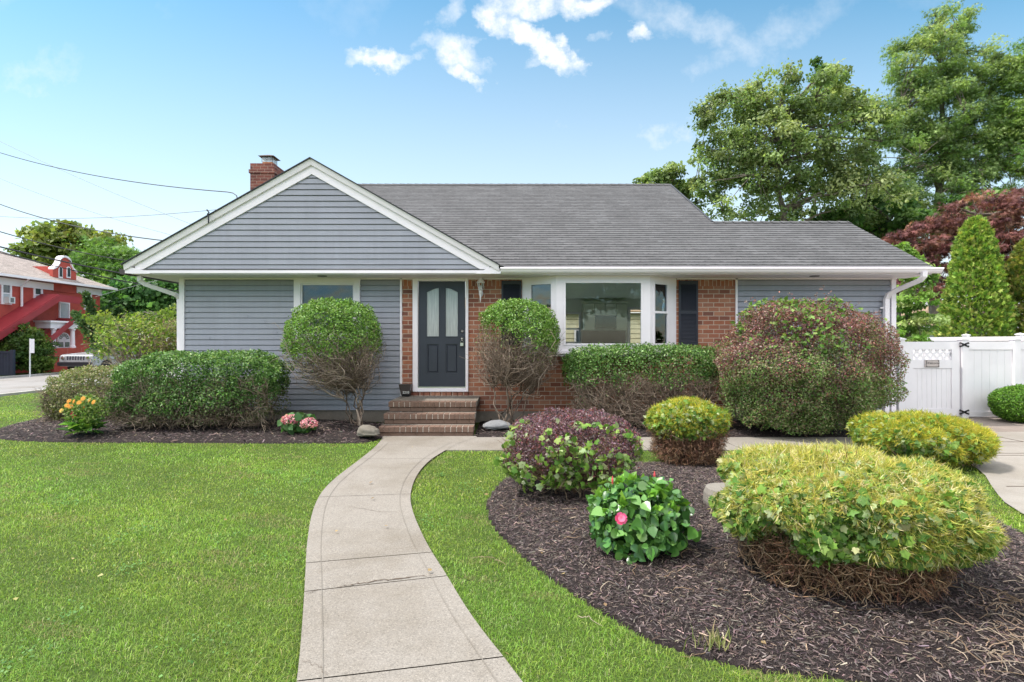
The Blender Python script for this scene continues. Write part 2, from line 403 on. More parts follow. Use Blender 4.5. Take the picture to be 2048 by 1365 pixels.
def frosted():
    k = NT('frosted_door_glass'); v = k.coord(scale=(90,90,3)); n = k.noise(v, 1, 3, .6)
    k.base(k.ramp(n, [(.35, (.30,.33,.35)), (.65, (.46,.49,.50))])); k.set(.12, .8); k.bump(n, .1, .002); return k.m
M['frosted'] = frosted()
M['window_dark'] = paint('dark_pane', (.05,.06,.075), .08, .3, 2, spec=.9)
M['curtain'] = paint('pale_curtain', (.5,.52,.55), .8, .08, 20)

def leaf_mat(name, rough=.5, trans=.3, spec=.35):
    k = NT(name); a = k.n('ShaderNodeAttribute', attribute_name='lc'); c = a.outputs['Color']
    k.base(c); k.set(rough, spec)
    tl = k.n('ShaderNodeBsdfTranslucent'); k.l(k.mix(1.0, c, (1.25,1.3,.7,1), 'MULTIPLY'), tl.inputs[0])
    mx = k.n('ShaderNodeMixShader'); mx.inputs[0].default_value = trans
    k.l(k.b.outputs[0], mx.inputs[1]); k.l(tl.outputs[0], mx.inputs[2]); k.l(mx.outputs[0], k.o.inputs[0]); return k.m
M['leaf'] = leaf_mat('leaf', .5, .32, .25)
M['tree_leaf'] = leaf_mat('tree_leaf', .5, .46, .3)
M['leaf_gloss'] = leaf_mat('glossy_leaf', .26, .22, .6)
M['leaf_matte'] = leaf_mat('matte_leaf', .6, .34, .25)
M['grassblade'] = leaf_mat('grass_blade', .5, .35, .3)
M['petal'] = leaf_mat('petal', .6, .4, .2)
def attr_mat(name, rough=.85):
    k = NT(name); a = k.n('ShaderNodeAttribute', attribute_name='lc'); k.base(a.outputs['Color']); k.set(rough, .25); return k.m
M['twig'] = attr_mat('twig_bark'); M['chip'] = attr_mat('mulch_chip', .8)
def bark():
    k = NT('tree_bark'); v = k.coord(scale=(1,1,.3)); n = k.noise(v, 9, 6, .65)
    k.base(k.ramp(n, [(.3, (.08,.068,.058)), (.7, (.24,.20,.165))])); k.set(.9, .2); k.bump(n, .5, .03); return k.m
M['bark'] = bark()
def mulch_ground():
    k = NT('mulch_ground'); v = k.coord(scale=(1,1,1)); n = k.noise(v, 60, 5, .7); n2 = k.noise(v, 2.0, 4, .6)
    c = k.ramp(n, [(.3, (.012,.009,.009)), (.55, (.035,.026,.026)), (.75, (.085,.065,.060))])
    k.base(k.mix(.5, c, k.ramp(n2, [(.35, (.6,.6,.6)), (.65, (1,1,1))]), 'MULTIPLY')); k.set(.9, .2); k.bump(n, 1.0, .02); return k.m
M['mulch'] = mulch_ground()
def lawn_ground():
    k = NT('lawn_soil'); v = k.coord(); n = k.noise(v, 1.2, 5, .6); f = k.noise(v, 70, 4, .7)
    c = k.ramp(n, [(.35, (.050,.085,.018)), (.65, (.075,.115,.024))])
    k.base(k.mix(.45, c, k.ramp(f, [(.35, (.02,.035,.01)), (.65, (.12,.17,.05))]))); k.set(.9, .1); k.bump(f, .8, .02); return k.m
M['lawn'] = lawn_ground()
# ------------------------------------------------------------------ ground and setting
def poly_in(P, poly):
    x, y = P[:,0], P[:,1]; n = len(poly); ins = np.zeros(len(P), bool); j = n-1
    for i in range(n):
        xi, yi = poly[i]; xj, yj = poly[j]
        c = ((yi > y) != (yj > y)) & (x < (xj-xi)*(y-yi)/((yj-yi) if yj != yi else 1e-9)+xi)
        ins ^= c; j = i
    return ins
def poly_dist(P, poly):
    d = np.full(len(P), 1e9)
    for i in range(len(poly)):
        a = np.array(poly[i]); b = np.array(poly[(i+1)%len(poly)]); ab = b-a
        t = np.clip(((P-a)@ab)/max(ab@ab, 1e-9), 0, 1); q = a+t[:,None]*ab
        d = np.minimum(d, np.hypot(*(P-q).T))
    return d
def smooth_poly(pts, it=2):
    p = [tuple(q) for q in pts]
    for _ in range(it):
        o = []
        for i in range(len(p)):
            a = p[i]; b = p[(i+1)%len(p)]
            o += [(a[0]*.75+b[0]*.25, a[1]*.75+b[1]*.25), (a[0]*.25+b[0]*.75, a[1]*.25+b[1]*.75)]
        p = o
    return p
def gz(x):                                 # the ground falls gently towards the side street on the left
    x = np.asarray(x, dtype=float); return np.interp(-x, [10, 16, 25, 60], [0, -.15, -.22, -.25])
def vnoise(P, s, seed=0):                  # cheap smooth value noise from summed sines, about -1..1
    r = np.random.default_rng(seed); t = np.zeros(len(P))
    for k in range(7):
        w = r.normal(size=P.shape[1])*s*(1+.35*k); t += np.sin(P@w+r.uniform(0, 6.28))/(1+.25*k)
    return t/2.6

g = MB(); xs = [-400,-60,-45,-30,-25,-20,-16,-13,-10,-4,0,4,8,14,30,80,400]; ys = [-300,-60,-20,-5,2,6,10,14,20,30,45,70,120,300]
g.add([(x, y, float(gz(x))) for y in ys for x in xs], [(j*len(xs)+i, j*len(xs)+i+1, (j+1)*len(xs)+i+1, (j+1)*len(xs)+i) for j in range(len(ys)-1) for i in range(len(xs)-1)])
tag(g.build('ground', M['lawn']), kind='structure')
r_ = MB(); RX = [-24.4,-22,-20,-18,-16.0]
r_.add([(x, y, float(gz(x))+.004+(.03 if -23<x<-17 else 0)) for y in (-60,0,20,40,80,200) for x in RX], [(j*5+i, j*5+i+1, (j+1)*5+i+1, (j+1)*5+i) for j in range(5) for i in range(4)])
tag(r_.build('road', M['asphalt']), kind='structure')
kb = MB()
for (a, b) in ((-24.62,-24.40), (-16.0,-15.80)): kb.box((a, -60, float(gz(a))-.1), (b, 200, float(gz(a))+.085))
tag(kb.build('kerb', M['kerb']), kind='structure')

# front walk: edges traced on the ground
WL = [(765,872),(765,880),(750,897),(722,920),(690,944),(665,964),(645,985),(633,1005),(624,1030),(618,1060),(613,1100),(610,1170),(605,1250),(600,1310),(596,1365)]
WR = [(958,872),(952,879),(925,885),(895,901),(862,921),(841,942),(828,964),(821,988),(820,1005),(826,1030),(838,1060),(860,1105),(890,1150),(930,1220),(980,1290),(1044,1365)]
wl = sorted([gp(*p)[::-1] for p in WL]); wr = sorted([gp(*p)[::-1] for p in WR])
def slope_ext(w):   # continue the edge towards and behind the camera
    (y0,x0),(y1,x1) = w[0], w[2]; k = (x0-x1)/(y0-y1)
    return [(-3.0, x0+k*.3*(-3.0-y0)), (1.2, x0+k*.8*(1.2-y0))]+w
wl = slope_ext(wl); wr = slope_ext(wr)
def XL(y): return float(np.interp(y, [q[0] for q in wl], [q[1] for q in wl]))
def XR(y): return float(np.interp(y, [q[0] for q in wr], [q[1] for q in wr]))
def sm(fn, y, h=.22): return (fn(y-h)+fn(y+h)+2*fn(y)+fn(y-h/2)+fn(y+h/2))/6
def strip(mb, yl0, yr0, yl1, yr1, z, n=14, t0=0, t1=1, tn=6):
    vs = []; 
    for i in range(n+1):
        s = i/n
        for j in range(tn+1):
            t = t0+(t1-t0)*j/tn; y = (yl0+(yl1-yl0)*s)*(1-t)+(yr0+(yr1-yr0)*s)*t
            l, r = sm(XL, y), sm(XR, y); vs.append((l+(r-l)*t, y, z))
    mb.add(vs, [(i*(tn+1)+j, i*(tn+1)+j+1, (i+1)*(tn+1)+j+1, (i+1)*(tn+1)+j) for i in range(n) for j in range(tn)])
JT = [((-3,-3)), (gp(700,1366)[1]-.02, gp(990,1322)[1]), (gp(650,1190)[1], gp(890,1158)[1]), (gp(640,1132)[1], gp(845,1110)[1]),
      (gp(650,998)[1], gp(812,992)[1]), (gp(735,921)[1], gp(842,920)[1]), (8.60, 8.60)]
wk = MB(); base = MB(); gv = MB()
for i in range(len(JT)-1):
    (a, b), (c, d) = JT[i], JT[i+1]; g0 = .0042
    strip(wk, a+g0, b+g0, c-g0, d-g0, .022, n=22)
strip(base, -3, -3, 8.6, 8.6, .006, n=90)
tag(base.build('joint_soil', M['gap']), kind='structure')
for t in (.115, .885):
    strip(gv, -3, -3, 8.0, 8.0, .0255, n=90, t0=t-.003, t1=t+.003, tn=1)
tag(wk.build('walkway', M['concrete']), kind='structure')
def crack(pts, w, seed):
    r = random.Random(seed); P = [Vector((*gp(*p), 0)) for p in pts]; Q = []
    for a, b in zip(P[:-1], P[1:]):
        for k in range(10): q = a.lerp(b, k/10); Q.append(q+Vector((r.uniform(-.006,.006), r.uniform(-.012,.012), 0)))
    m = MB(); vs = []
    for i, q in enumerate(Q):
        ww = w*r.uniform(.3,1.0)*math.sin(math.pi*(i+.5)/len(Q))**.4; vs += [(q.x, q.y-ww/2, .0262), (q.x, q.y+ww/2, .0262)]
    m.add(vs, [(2*i, 2*i+2, 2*i+3, 2*i+1) for i in range(len(Q)-1)]); tag(m.build('walkway_crack', M['gap']), kind='structure')
crack([(697,1018),(735,1024),(762,1029),(806,1030)], .006, 1); crack([(612,1196),(640,1186)], .010, 2); crack([(675,1182),(720,1174),(790,1165),(880,1157)], .014, 3); crack([(607,1330),(640,1345),(655,1364)], .005, 4); crack([(760,940),(800,938)], .003, 5)

tag(gv.build('walkway_groove', M['groove']), kind='structure')
# side path to the drive, drive and apron
sp = MB()
for (x0, x1) in ((-1.25, .62), (.632, 1.95), (1.962, 3.3), (3.312, 4.65), (4.662, 6.1)): sp.box((x0, 7.50, -.02), (x1, 8.50, .019))
tag(sp.build('side_path', M['concrete']), kind='structure')
DRV = smooth_poly([(4.25,-4),(4.35,1),(4.45,4.2),(4.68,4.95),(5.05,5.5),(5.65,6.3),(6.0,7.1),(6.1,8.6),(6.1,9.02),(17,9.02),(17,-4)], 1)
def drive(poly, z, mat, name):
    mb = MB(); mb.add([(x, y, z) for x, y in poly], [tuple(range(len(poly)))]); return tag(mb.build(name, mat), kind='structure')
drive(DRV, .016, M['concrete_pale'], 'driveway')
drive([(5.6,9.03),(17,9.03),(17,10.72),(13.2,10.72),(13.2,20),(7.6,20),(7.6,10.72),(5.6,10.72)], .012, M['concrete_dark'], 'driveway_apron')
gv = MB()
for y in (7.15, 7.28, 5.62, 8.1): gv.box((5.9 if y > 6.5 else 5.3, y, .017), (17, y+.012, .020))
gv.box((7.9, 3, .017), (7.912, 9.02, .0205))
tag(gv.build('driveway_groove', M['gap']), kind='structure')

ISLAND = smooth_poly([gp(*p) for p in [(1150,915),(1010,955),(984,985),(970,1012),(976,1042),(1002,1078),(1050,1122),(1112,1170),(1182,1215),(1262,1268),(1352,1308),(1450,1334),(1540,1350)]]
    +[(1.75,2.38),(2.6,2.2),(3.6,2.35),(4.05,3.2),(4.12,4.1),(4.2,4.6),(4.75,5.4),(5.2,6.1),(5.2,7.0),(4.3,7.28),(3.3,6.95),(2.3,6.75),(1.6,6.72)], 2)
BEDL = smooth_poly([(-2.05,8.1),(-2.6,8.02),(-4.2,8.05),(-6,8.08),(-7.6,8.15),(-8.5,8.5),(-9.2,9.3),(-9.6,10.6),(-9.5,12.6),(-8.6,13.6),(-6.5,13.6),(-6.5,10.3),(-2.05,10.3)], 2)
BEDR = [(-.63,8.51),(5.6,8.51),(6.0,8.9),(6.0,10.2),(-.63,10.2)]
def bed(name, poly, step, mound, seed, edge=.35):
    P = np.array(poly); x0, y0 = P.min(0)-.1; x1, y1 = P.max(0)+.1
    X, Y = np.meshgrid(np.arange(x0, x1, step), np.arange(y0, y1, step)); Q = np.c_[X.ravel(), Y.ravel()]
    ins = poly_in(Q, poly); d = poly_dist(Q, poly)
    z = np.where(ins, .012+mound*(1-np.exp(-d/edge))+(vnoise(Q, 14, seed)*.006+vnoise(Q, 45, seed+1)*.006)*np.clip(d/.1, 0, 1), -.05-d*.1)
    z += gz(Q[:,0])
    ny, nx = X.shape; idx = np.arange(nx*ny).reshape(ny, nx)
    a, b, c, e = idx[:-1,:-1].ravel(), idx[:-1,1:].ravel(), idx[1:,1:].ravel(), idx[1:,:-1].ravel()
    keep = (ins[a]|ins[b]|ins[c]|ins[e]); T = np.r_[np.c_[a,b,c][keep], np.c_[a,c,e][keep]]
    o = np_mesh(name, np.c_[Q, z], T, M['mulch'], smooth=True); tag(o, kind='structure')
    def zf(Pq):
        i = np.clip(((Pq[:,0]-x0)/step).astype(int), 0, nx-1); j = np.clip(((Pq[:,1]-y0)/step).astype(int), 0, ny-1)
        return z[idx[j, i]]
    return zf
zI = bed('mulch_island_ground', ISLAND, .035, .05, 3)
zL = bed('left_bed_ground', BEDL, .06, .10, 5, .5)
zR = bed('right_bed_ground', BEDR, .06, .09, 8, .4)

# ------------------------------------------------------------------ the house
WY = 10.2; FY = 9.60; SOF = 2.80; SL = .565
house = thing('ranch_house', (0, WY, 0), 'low house with grey lap siding, red brick centre and dark shingle roof behind the lawn', 'house')
SEAM = random.Random(5)
def siding(mb, x0, x1, z0, z1, y, step=.1055, lip=.017, xfn=None, ax='x', gap=.015):
    z = z0
    while z < z1-1e-4:
        t = min(z+step, z1); a, b = (x0, x1) if xfn is None else xfn(z)
        if b > a:
            if ax == 'x':
                if xfn is None and b-a > .8 and SEAM.random() < .4:
                    xs_ = SEAM.uniform(a+.1, b-.2); mb.box((xs_, y-lip-.0022, z+.001), (xs_+.02, y-lip+.001, z+step*.45))
                a2, b2 = (a, b) if xfn is None else xfn(t-.004)
                if b2 <= a2: a2 = b2 = (a+b)/2
                mb.add([(a,y-lip,z),(b,y-lip,z),(b,y-lip*.85,z+.012),(a,y-lip*.85,z+.012),(b2,y-.002,t-gap),(a2,y-.002,t-gap),(b,y+.02,z),(a,y+.02,z),(b2,y+.02,t),(a2,y+.02,t),(b2,y+.02,t-gap-.004),(a2,y+.02,t-gap-.004)], [(0,1,2,3),(3,2,4,5),(7,6,1,0),(5,4,10,11),(11,10,8,9)])
            else:
                mb.add([(y+lip,a,z),(y+lip,b,z),(y,b,t),(y,a,t),(y,b,z),(y,a,z)], [(0,1,2,3),(5,4,1,0)])
        z = t
# siding walls around the left window (opening X -4.16..-2.98)
WX0, WX1 = -4.22, -2.945
w = MB(); siding(w, -6.38, WX0, .235, SOF, WY); siding(w, WX1, -2.165, .235, SOF, WY); siding(w, WX0, WX1, .235, 1.60, WY)
w.build('siding_wall', M['siding'], house)
w = MB(); siding(w, 4.375, 7.36, .235, SOF, WY); w.build('siding_wall', M['siding'], house)
w = MB(); siding(w, 10.3, 21, .235, SOF, 7.40, ax='y'); siding(w, 10.3, 14.2, SOF, 3.2, 7.40, ax='y'); w.build('side_wall', M['siding'], house)
w = MB(); w.box((-6.43, 10.3, 0), (-6.39, 21, 2.9)); w.build('end_wall', M['siding'], house)
w = MB(); w.box((-6.43, 20.9, 0), (1.2, 21, 2.9)); w.build('rear_wall', M['siding'], house)
# corner boards
c = MB(); c.box((-6.45,WY-.035,.19),(-6.35,WY+.06,SOF)); c.box((-6.45,WY+.06,.19),(-6.435,WY+.1,SOF)); c.build('corner_board', M['white'], house)
c = MB(); c.box((7.35,WY-.035,.19),(7.44,WY+.1,SOF)); c.build('corner_board', M['white'], house)
c = MB(); c.box((-2.170,WY-.03,.2),(-2.135,WY+.02,SOF)); c.build('corner_board', M['white'], house)
c = MB(); c.box((4.335,WY-.03,.2),(4.372,WY+.02,SOF)); c.build('corner_board', M['white'], house)
# foundation
f_ = MB(); f_.box((-6.42,WY+.012,-.1),(-2.16,WY+.2,.234)); f_.build('foundation', M['foundation'], house)
f_ = MB(); f_.box((-.80,WY-.035,-.1),(7.38,WY+.2,.21)); f_.build('foundation', M['foundation'], house)
# brick walls
DX0, DX1, DZ0, DZ1 = -1.925, -.845, .59, 2.80
b_ = MB(); b_.box((-2.134,WY,.2),(DX0,WY+.15,2.64)); b_.box((DX1,WY,.211),(.194,WY+.15,2.64)); b_.box((.194,WY,.211),(3.19,WY+.15,1.335)); b_.box((3.19,WY,.211),(4.334,WY+.15,2.64))
b_.box((DX0,WY+.01,.2),(DX1,WY+.15,.505)); b_.build('brick_wall', M['brick'], house)
for (a, b) in ((-2.134,DX0),(DX1,.194),(3.19,4.334)): MB().box((a,WY-.001,2.641),(b,WY+.15,SOF)).build('soldier_course', M['soldier'], house)
b_ = MB(); x = DX0+.004
while x < DX1-.03: b_.bevbox((x,WY-.02,.506),(min(x+.098,DX1),WY+.13,.588),.004); x += .108
b_.build('door_threshold_bricks', M['brick'], house)
# gable front: siding, frieze, rake, soffit
AX, AZ = -3.65, 4.885; GL, GR = -7.04, -.24
ga = MB(); hb = .115
def gx(z, inset=.19):
    zz = AZ-inset-z; return (AX-zz/SL+0.0, AX+zz/(SL+.01))
siding(ga, 0, 0, SOF+.07, AZ-.20, FY, xfn=lambda z: gx(z, .17))
ga.build('gable_siding', M['siding'], house)
gb = MB(); gb.prism([(GL+.1,FY+.03,SOF+.02),(GR-.1,FY+.03,SOF+.02),(AX,FY+.03,AZ-.1)], (0,.04,0)); gb.build('gable_backing', M['siding'], house)
def rake(mb, sgn, t0, t1, yf0, yf1, yb, xa, za, run, drop=0):
    # board following the roof edge; t0/t1 = vertical offsets below the roof line (top, bottom)
    e = xa+sgn*run; ze = za-SL*run
    mb.add([(xa,yf0,za-t0),(e,yf0,ze-t0),(e,yf1,ze-t1),(xa,yf1,za-t1),(xa,yb,za-t0),(e,yb,ze-t0),(e,yb,ze-t1),(xa,yb,za-t1)],
           [(0,1,2,3),(4,7,6,5),(3,2,6,7),(1,5,6,2),(0,4,5,1)])
for sg, run in ((-1, AX-GL), (1, GR-AX)):
    fr = MB(); rake(fr, sg, .108, .268, FY-.035, FY-.035, FY+.02, AX, AZ, run-.17); fr.build('frieze_board', M['white'], house)
    de = MB(); rake(de, sg, -.014, .006, FY-.128, FY-.128, FY-.11, AX, AZ, run+.02); de.build('drip_edge', M['frame_dark'], house)
    rk = MB(); rake(rk, sg, .008, .110, FY-.100, FY-.075, FY+.01, AX, AZ, run); rk.build('rake_board', M['white'], house)
# lower cornice of the gable (white lip + soffit)
c = MB(); c.box((GL+.12,FY-.045,SOF+.012),(GR+.02,FY+.02,SOF+.062)); c.build('cornice', M['white'], house)
# returns at both gable ends
for (xa, xb, s) in ((GL, GL+.32, 1), (GR-.30, GR+.02, -1)):
    zt = AZ-SL*(AX-GL); c = MB()
    if s == 1: c.prism([(GL,FY-.052,zt-.03),(GL,FY-.052,zt-.16),(GL+.12,FY-.052,SOF+.0),(GL+.46,FY-.052,SOF+.0),(GL+.30,FY-.052,SOF+.075)], (0,.06,0))
    else: c.prism([(GR+.02,FY-.052,SOF+.0),(GR+.02,FY-.052,SOF+.10),(GR-.13,FY-.052,SOF+.13),(GR-.42,FY-.052,SOF+.0)], (0,.06,0))
    c.build('cornice_return', M['white'], house)
sf = MB(); sf.box((GL+.10,FY-.02,SOF-.006),(7.66,WY+.02,SOF+.010)); sf.box((GL+.10,WY+.02,SOF-.006),(-6.45,21,SOF+.01)); sf.build('soffit', M['cream'], house)
for (a, b) in ((-6.44,WX0),(WX1,DX0),(DX1,.2),(3.2,7.44)): MB().box((a,WY-.03,SOF-.033),(b,WY,SOF-.006)).build('frieze_moulding', M['cream'], house)
for (px, py, Y) in ((645,552,9.85),(1628,557,9.85)):
    x, y, z = at(px, py, Y); v = MB(); v.lathe([(.0,-.010),(.085,-.010),(.09,0)], (x, 9.83, SOF-.006), 20, 1, .8); v.build('soffit_light', M['frame_dark'], house)
# roofs: cap = (x, y) outline on a slope
def roofplane(mb, pts, n=(0,0,1), th=.035):
    mb.prism(pts, (0,0,-th))
def ruv_main(v, n): return (v[0], (v[1]-9.5)/math.cos(math.atan(SL)))
def rz_(y): return 2.915+SL*(y-9.62)
rm = MB(); EY = 9.56; R1 = 12.1; R2 = 15.35
e = lambda x, y: (x, y, rz_(y))
rm.prism([e(-6.8,EY), e(7.76,EY), e(7.76,R1), e(-6.8,R1)], (0,0,-.03))
rm.prism([e(-6.8,R1), e(4.63,R1), e(4.63,R2), e(-6.8,R2)], (0,0,-.03))
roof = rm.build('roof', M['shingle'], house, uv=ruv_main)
rb = MB(); zb = lambda y: rz_(R2)-SL*(y-R2)
rb.prism([(-6.8,R2,zb(R2)),(4.63,R2,zb(R2)),(4.63,15.8,zb(15.8)),(-6.8,15.8,zb(15.8))][::-1], (0,0,-.03))  # main rear slope cut short, out of view, to let sky light into the room
zb2 = lambda y: rz_(R1)-SL*(y-R1)
rb.prism([(4.6,R1,zb2(R1)),(7.76,R1,zb2(R1)),(7.76,14.6,zb2(14.6)),(4.6,14.6,zb2(14.6))][::-1], (0,0,-.03)); rb.build('cut_rear_roof', M['shingle'], house, uv=ruv_main)
gr_ = MB()
def zg(x): return AZ-SL*abs(x-AX)
GB = 13.25
for sg, xe in ((-1, GL-.03), (1, GR+.10)):
    a = [(AX, FY-.12, AZ), (xe, FY-.12, zg(xe)), (xe, 9.75, zg(xe)), (AX, GB, AZ)]
    if sg < 0: a = [(AX, FY-.12, AZ), (xe, FY-.12, zg(xe)), (xe, 13.2, zg(xe)), (AX, GB, AZ)]
    gr_.prism([(p[0],p[1],p[2]+.012) for p in (a if sg < 0 else a[::-1])], (0,0,-.020))
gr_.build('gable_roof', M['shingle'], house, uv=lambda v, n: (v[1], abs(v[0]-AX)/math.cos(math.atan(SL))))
# ridge caps with lapped pieces
rc = MB()
def ridge(x0, x1, y, z):
    x = x0
    while x < x1:
        x2 = min(x+.22, x1); rc.add([(x,y-.14,z-.075+.008),(x2,y-.14,z-.075),(x2,y,z+.008),(x,y,z+.018),(x2,y+.14,z-.075),(x,y+.14,z-.07)], [(0,1,2,3),(3,2,4,5)]); x = x2
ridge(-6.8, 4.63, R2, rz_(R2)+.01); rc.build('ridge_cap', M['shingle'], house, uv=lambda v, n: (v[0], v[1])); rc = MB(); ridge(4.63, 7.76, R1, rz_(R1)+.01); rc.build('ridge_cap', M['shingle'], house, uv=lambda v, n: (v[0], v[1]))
rt = MB(); rt.prism([e(4.60,R1+.02), e(4.655,R1+.02), e(4.655,R2), e(4.60,R2)], (0,0,.012)); rt.build('roof_edge_trim', M['frame_dark'], house)
# end gable wall between the two ridges
w = MB(); w.prism([(4.55,R1-.4,2.9),(4.55,R1-.4,rz_(R1-.4)-.05),(4.55,R2,rz_(R2)-.05),(4.55,15.7,zb(15.7)-.05),(4.55,15.7,2.9)], (-.03,0,0)); w.build('end_gable_wall', M['siding'], house)
# gutter along the main eave (ogee profile)
gt = MB(); x0, x1 = GR+.03, 7.80
prof = [(9.60,2.902),(9.475,2.905),(9.468,2.885),(9.485,2.870),(9.505,2.835),(9.525,2.815),(9.60,2.812)]
gt.prism([(x0, y, z) for y, z in prof], (x1-x0, 0, 0)); gt.build('gutter', M['white'], house)
fa = MB(); fa.box((GR+.03,9.601,SOF-.004),(7.66,9.64,2.93)); fa.build('fascia', M['cream'], house)
g2 = MB(); g2.prism([(-7.06,9.60,2.88),(-7.19,9.60,2.90),(-7.17,9.60,2.80),(-7.08,9.60,2.79)], (0,9,0)); g2.build('side_gutter', M['mailbox'], house)
# downspouts
ds = MB(); ds.rtube([(-6.93,9.78,2.78),(-6.93,9.78,2.70),(-6.88,9.85,2.64),(-6.50,10.15,2.47),(-6.50,10.26,2.40),(-6.50,10.28,.1)], .075, .055); ds.build('downspout', M['white'], house)
ds = MB(); ds.rtube([(7.47,9.52,2.83),(7.47,9.53,2.74),(7.45,9.60,2.68),(7.30,9.95,2.545),(7.22,10.06,2.47),(7.215,10.12,2.38),(7.215,10.13,.1)], .085, .07)
for z in (2.2,1.6): ds.box((7.12,10.14,z),(7.30,10.16,z+.03))
ds.build('downspout', M['white'], house)
# left window
wn = MB(); z0, z1 = 1.60, SOF-.005; ox = .125
wn.box((WX0,WY-.05,z0),(WX0+ox,WY+.06,z1)); wn.box((WX1-ox+.01,WY-.05,z0),(WX1,WY+.06,z1)); wn.box((WX0+ox,WY-.05,2.685),(WX1-ox+.01,WY+.06,z1)); wn.box((WX0+ox,WY-.05,z0),(WX1-ox+.01,WY+.06,z0+.1))
wf = wn.build('window', M['cream'], house)
wn = MB(); a0, a1, b0, b1 = WX0+ox, WX1-ox+.01, z0+.1, 2.685; q = .025
for (x0, x1, zz0, zz1) in ((a0,a0+q,b0,b1),(a1-q,a1,b0,b1),(a0+q,a1-q,b1-q,b1),(a0+q,a1-q,b0,b0+q)): wn.box((x0,WY-.02,zz0),(x1,WY+.04,zz1))
wn.build('sash', M['white'], wf)
wn = MB(); wn.box((a0+q,WY+.012,b0+q),(a1-q,WY+.018,b1-q)); wn.build('pane', M['glass_dark'], wf)
wn = MB(); wn.box((a0-.2,WY+.2,b0-.2),(a1+.2,WY+.21,b1+.05)); wn.build('blind', M['curtain'], wf)
# door
dr = MB(); s0, s1, t0, t1 = -1.812, -.912, .690, 2.73
fz = MB(); fz.bevbox((DX0,WY-.05,.592),(s0-.012,WY+.08,SOF-.006),.008); fz.bevbox((s1+.012,WY-.05,.592),(DX1,WY+.08,SOF-.006),.008)
fz.bevbox((s0-.012,WY-.048,t1+.008),(s1+.012,WY+.08,SOF-.006),.006); fz.bevbox((s0-.012,WY-.048,.592),(s1+.012,WY+.08,.662),.006)
fz.build('door_frame', M['white'], house)
th = MB(); th.box((s0-.012,WY-.02,.663),(s1+.012,WY+.05,.686)); th.build('door_sill', M['steel'], house)
# slab built around four panel openings
pw = .235; pxs = [(-1.655,-1.42),(-1.288,-1.053)]
gz0, gz1, lz0, lz1 = 1.665, 2.52, .945, 1.515
def arch(x0, x1, inner):                  # top outline of the glazed openings: low at the outside, rising inwards
    n = 8; P = []
    for i in range(n+1):
        t = i/n; x = x0+(x1-x0)*t; u = t if inner > 0 else 1-t
        P.append((x, gz1+.085*math.sin(u*math.pi/2)**1.0-.0))
    return P
dr.box((s0,WY+.004,t0),(pxs[0][0],WY+.05,t1)); dr.box((pxs[1][1],WY+.004,t0),(s1,WY+.05,t1)); dr.box((pxs[0][1],WY+.004,t0),(pxs[1][0],WY+.05,t1))
for k, (x0, x1) in enumerate(pxs):
    dr.box((x0,WY+.004,t0),(x1,WY+.05,lz0)); dr.box((x0,WY+.004,lz1),(x1,WY+.05,gz0))
    P = arch(x0, x1, 1 if k == 0 else -1)
    for (a, b) in zip(P[:-1], P[1:]): dr.prism([(a[0],WY+.004,a[1]),(b[0],WY+.004,b[1]),(b[0],WY+.004,t1),(a[0],WY+.004,t1)], (0,.046,0))
door = dr.build('door', M['door'], house)
for k, (x0, x1) in enumerate(pxs):
    m = MB(); m.bevbox((x0+.022,WY+.008,lz0+.025),(x1-.022,WY+.03,lz1-.025),.016); m.box((x0,WY+.026,lz0),(x1,WY+.04,lz1)); m.build('door_panel', M['door'], door)
    P = arch(x0, x1, 1 if k == 0 else -1); fr = MB(); q = .016
    fr.box((x0-q,WY-.006,gz0-q),(x1+q,WY+.004,gz0)); fr.box((x0-q,WY-.006,gz0),(x0,WY+.004,P[0][1])); fr.box((x1,WY-.006,gz0),(x1+q,WY+.004,P[-1][1]))
    for (a, b) in zip(P[:-1], P[1:]): fr.prism([(a[0],WY-.006,a[1]),(b[0],WY-.006,b[1]),(b[0],WY-.006,b[1]+q),(a[0],WY-.006,a[1]+q)], (0,.010,0))
    fr.build('lite_moulding', M['door'], door)
    m = MB(); m.add([(x0,WY+.02,gz0),(x1,WY+.02,gz0)]+[(p[0],WY+.02,p[1]) for p in P[::-1]], [tuple(range(len(P)+2))]); m.build('door_glass', M['frosted'], door)
for z in (1.765, 1.622):
    m = MB(); xk = -.968; L = [(.0,-.0),(.030,0),(.032,.012),(.016,.018)]+([(.012,.03),(.026,.045),(.024,.062),(.0,.066)] if z < 1.7 else [(.015,.026),(0,.027)])
    m.lathe(L, (0,0,0), 16); m.v = [(xk+v[0], WY+.002-v[2], z+v[1]) for v in m.v]; m.build('deadbolt' if z > 1.7 else 'door_knob', M['steel'], door, smooth=True)
m = MB(); m.bevbox((-1.002,WY-.075,1.475),(-.935,WY-.03,1.545),.006)
m.tube([(-.992,WY-.05,1.545),(-.992,WY-.05,1.575),(-.98,WY-.05,1.590),(-.957,WY-.05,1.590),(-.945,WY-.05,1.575),(-.945,WY-.05,1.545)], .006, 6)
lb = m.build('key_lockbox', M['steel']); tag(lb, 'small grey key lockbox hanging from the knob of the dark front door', 'lockbox')

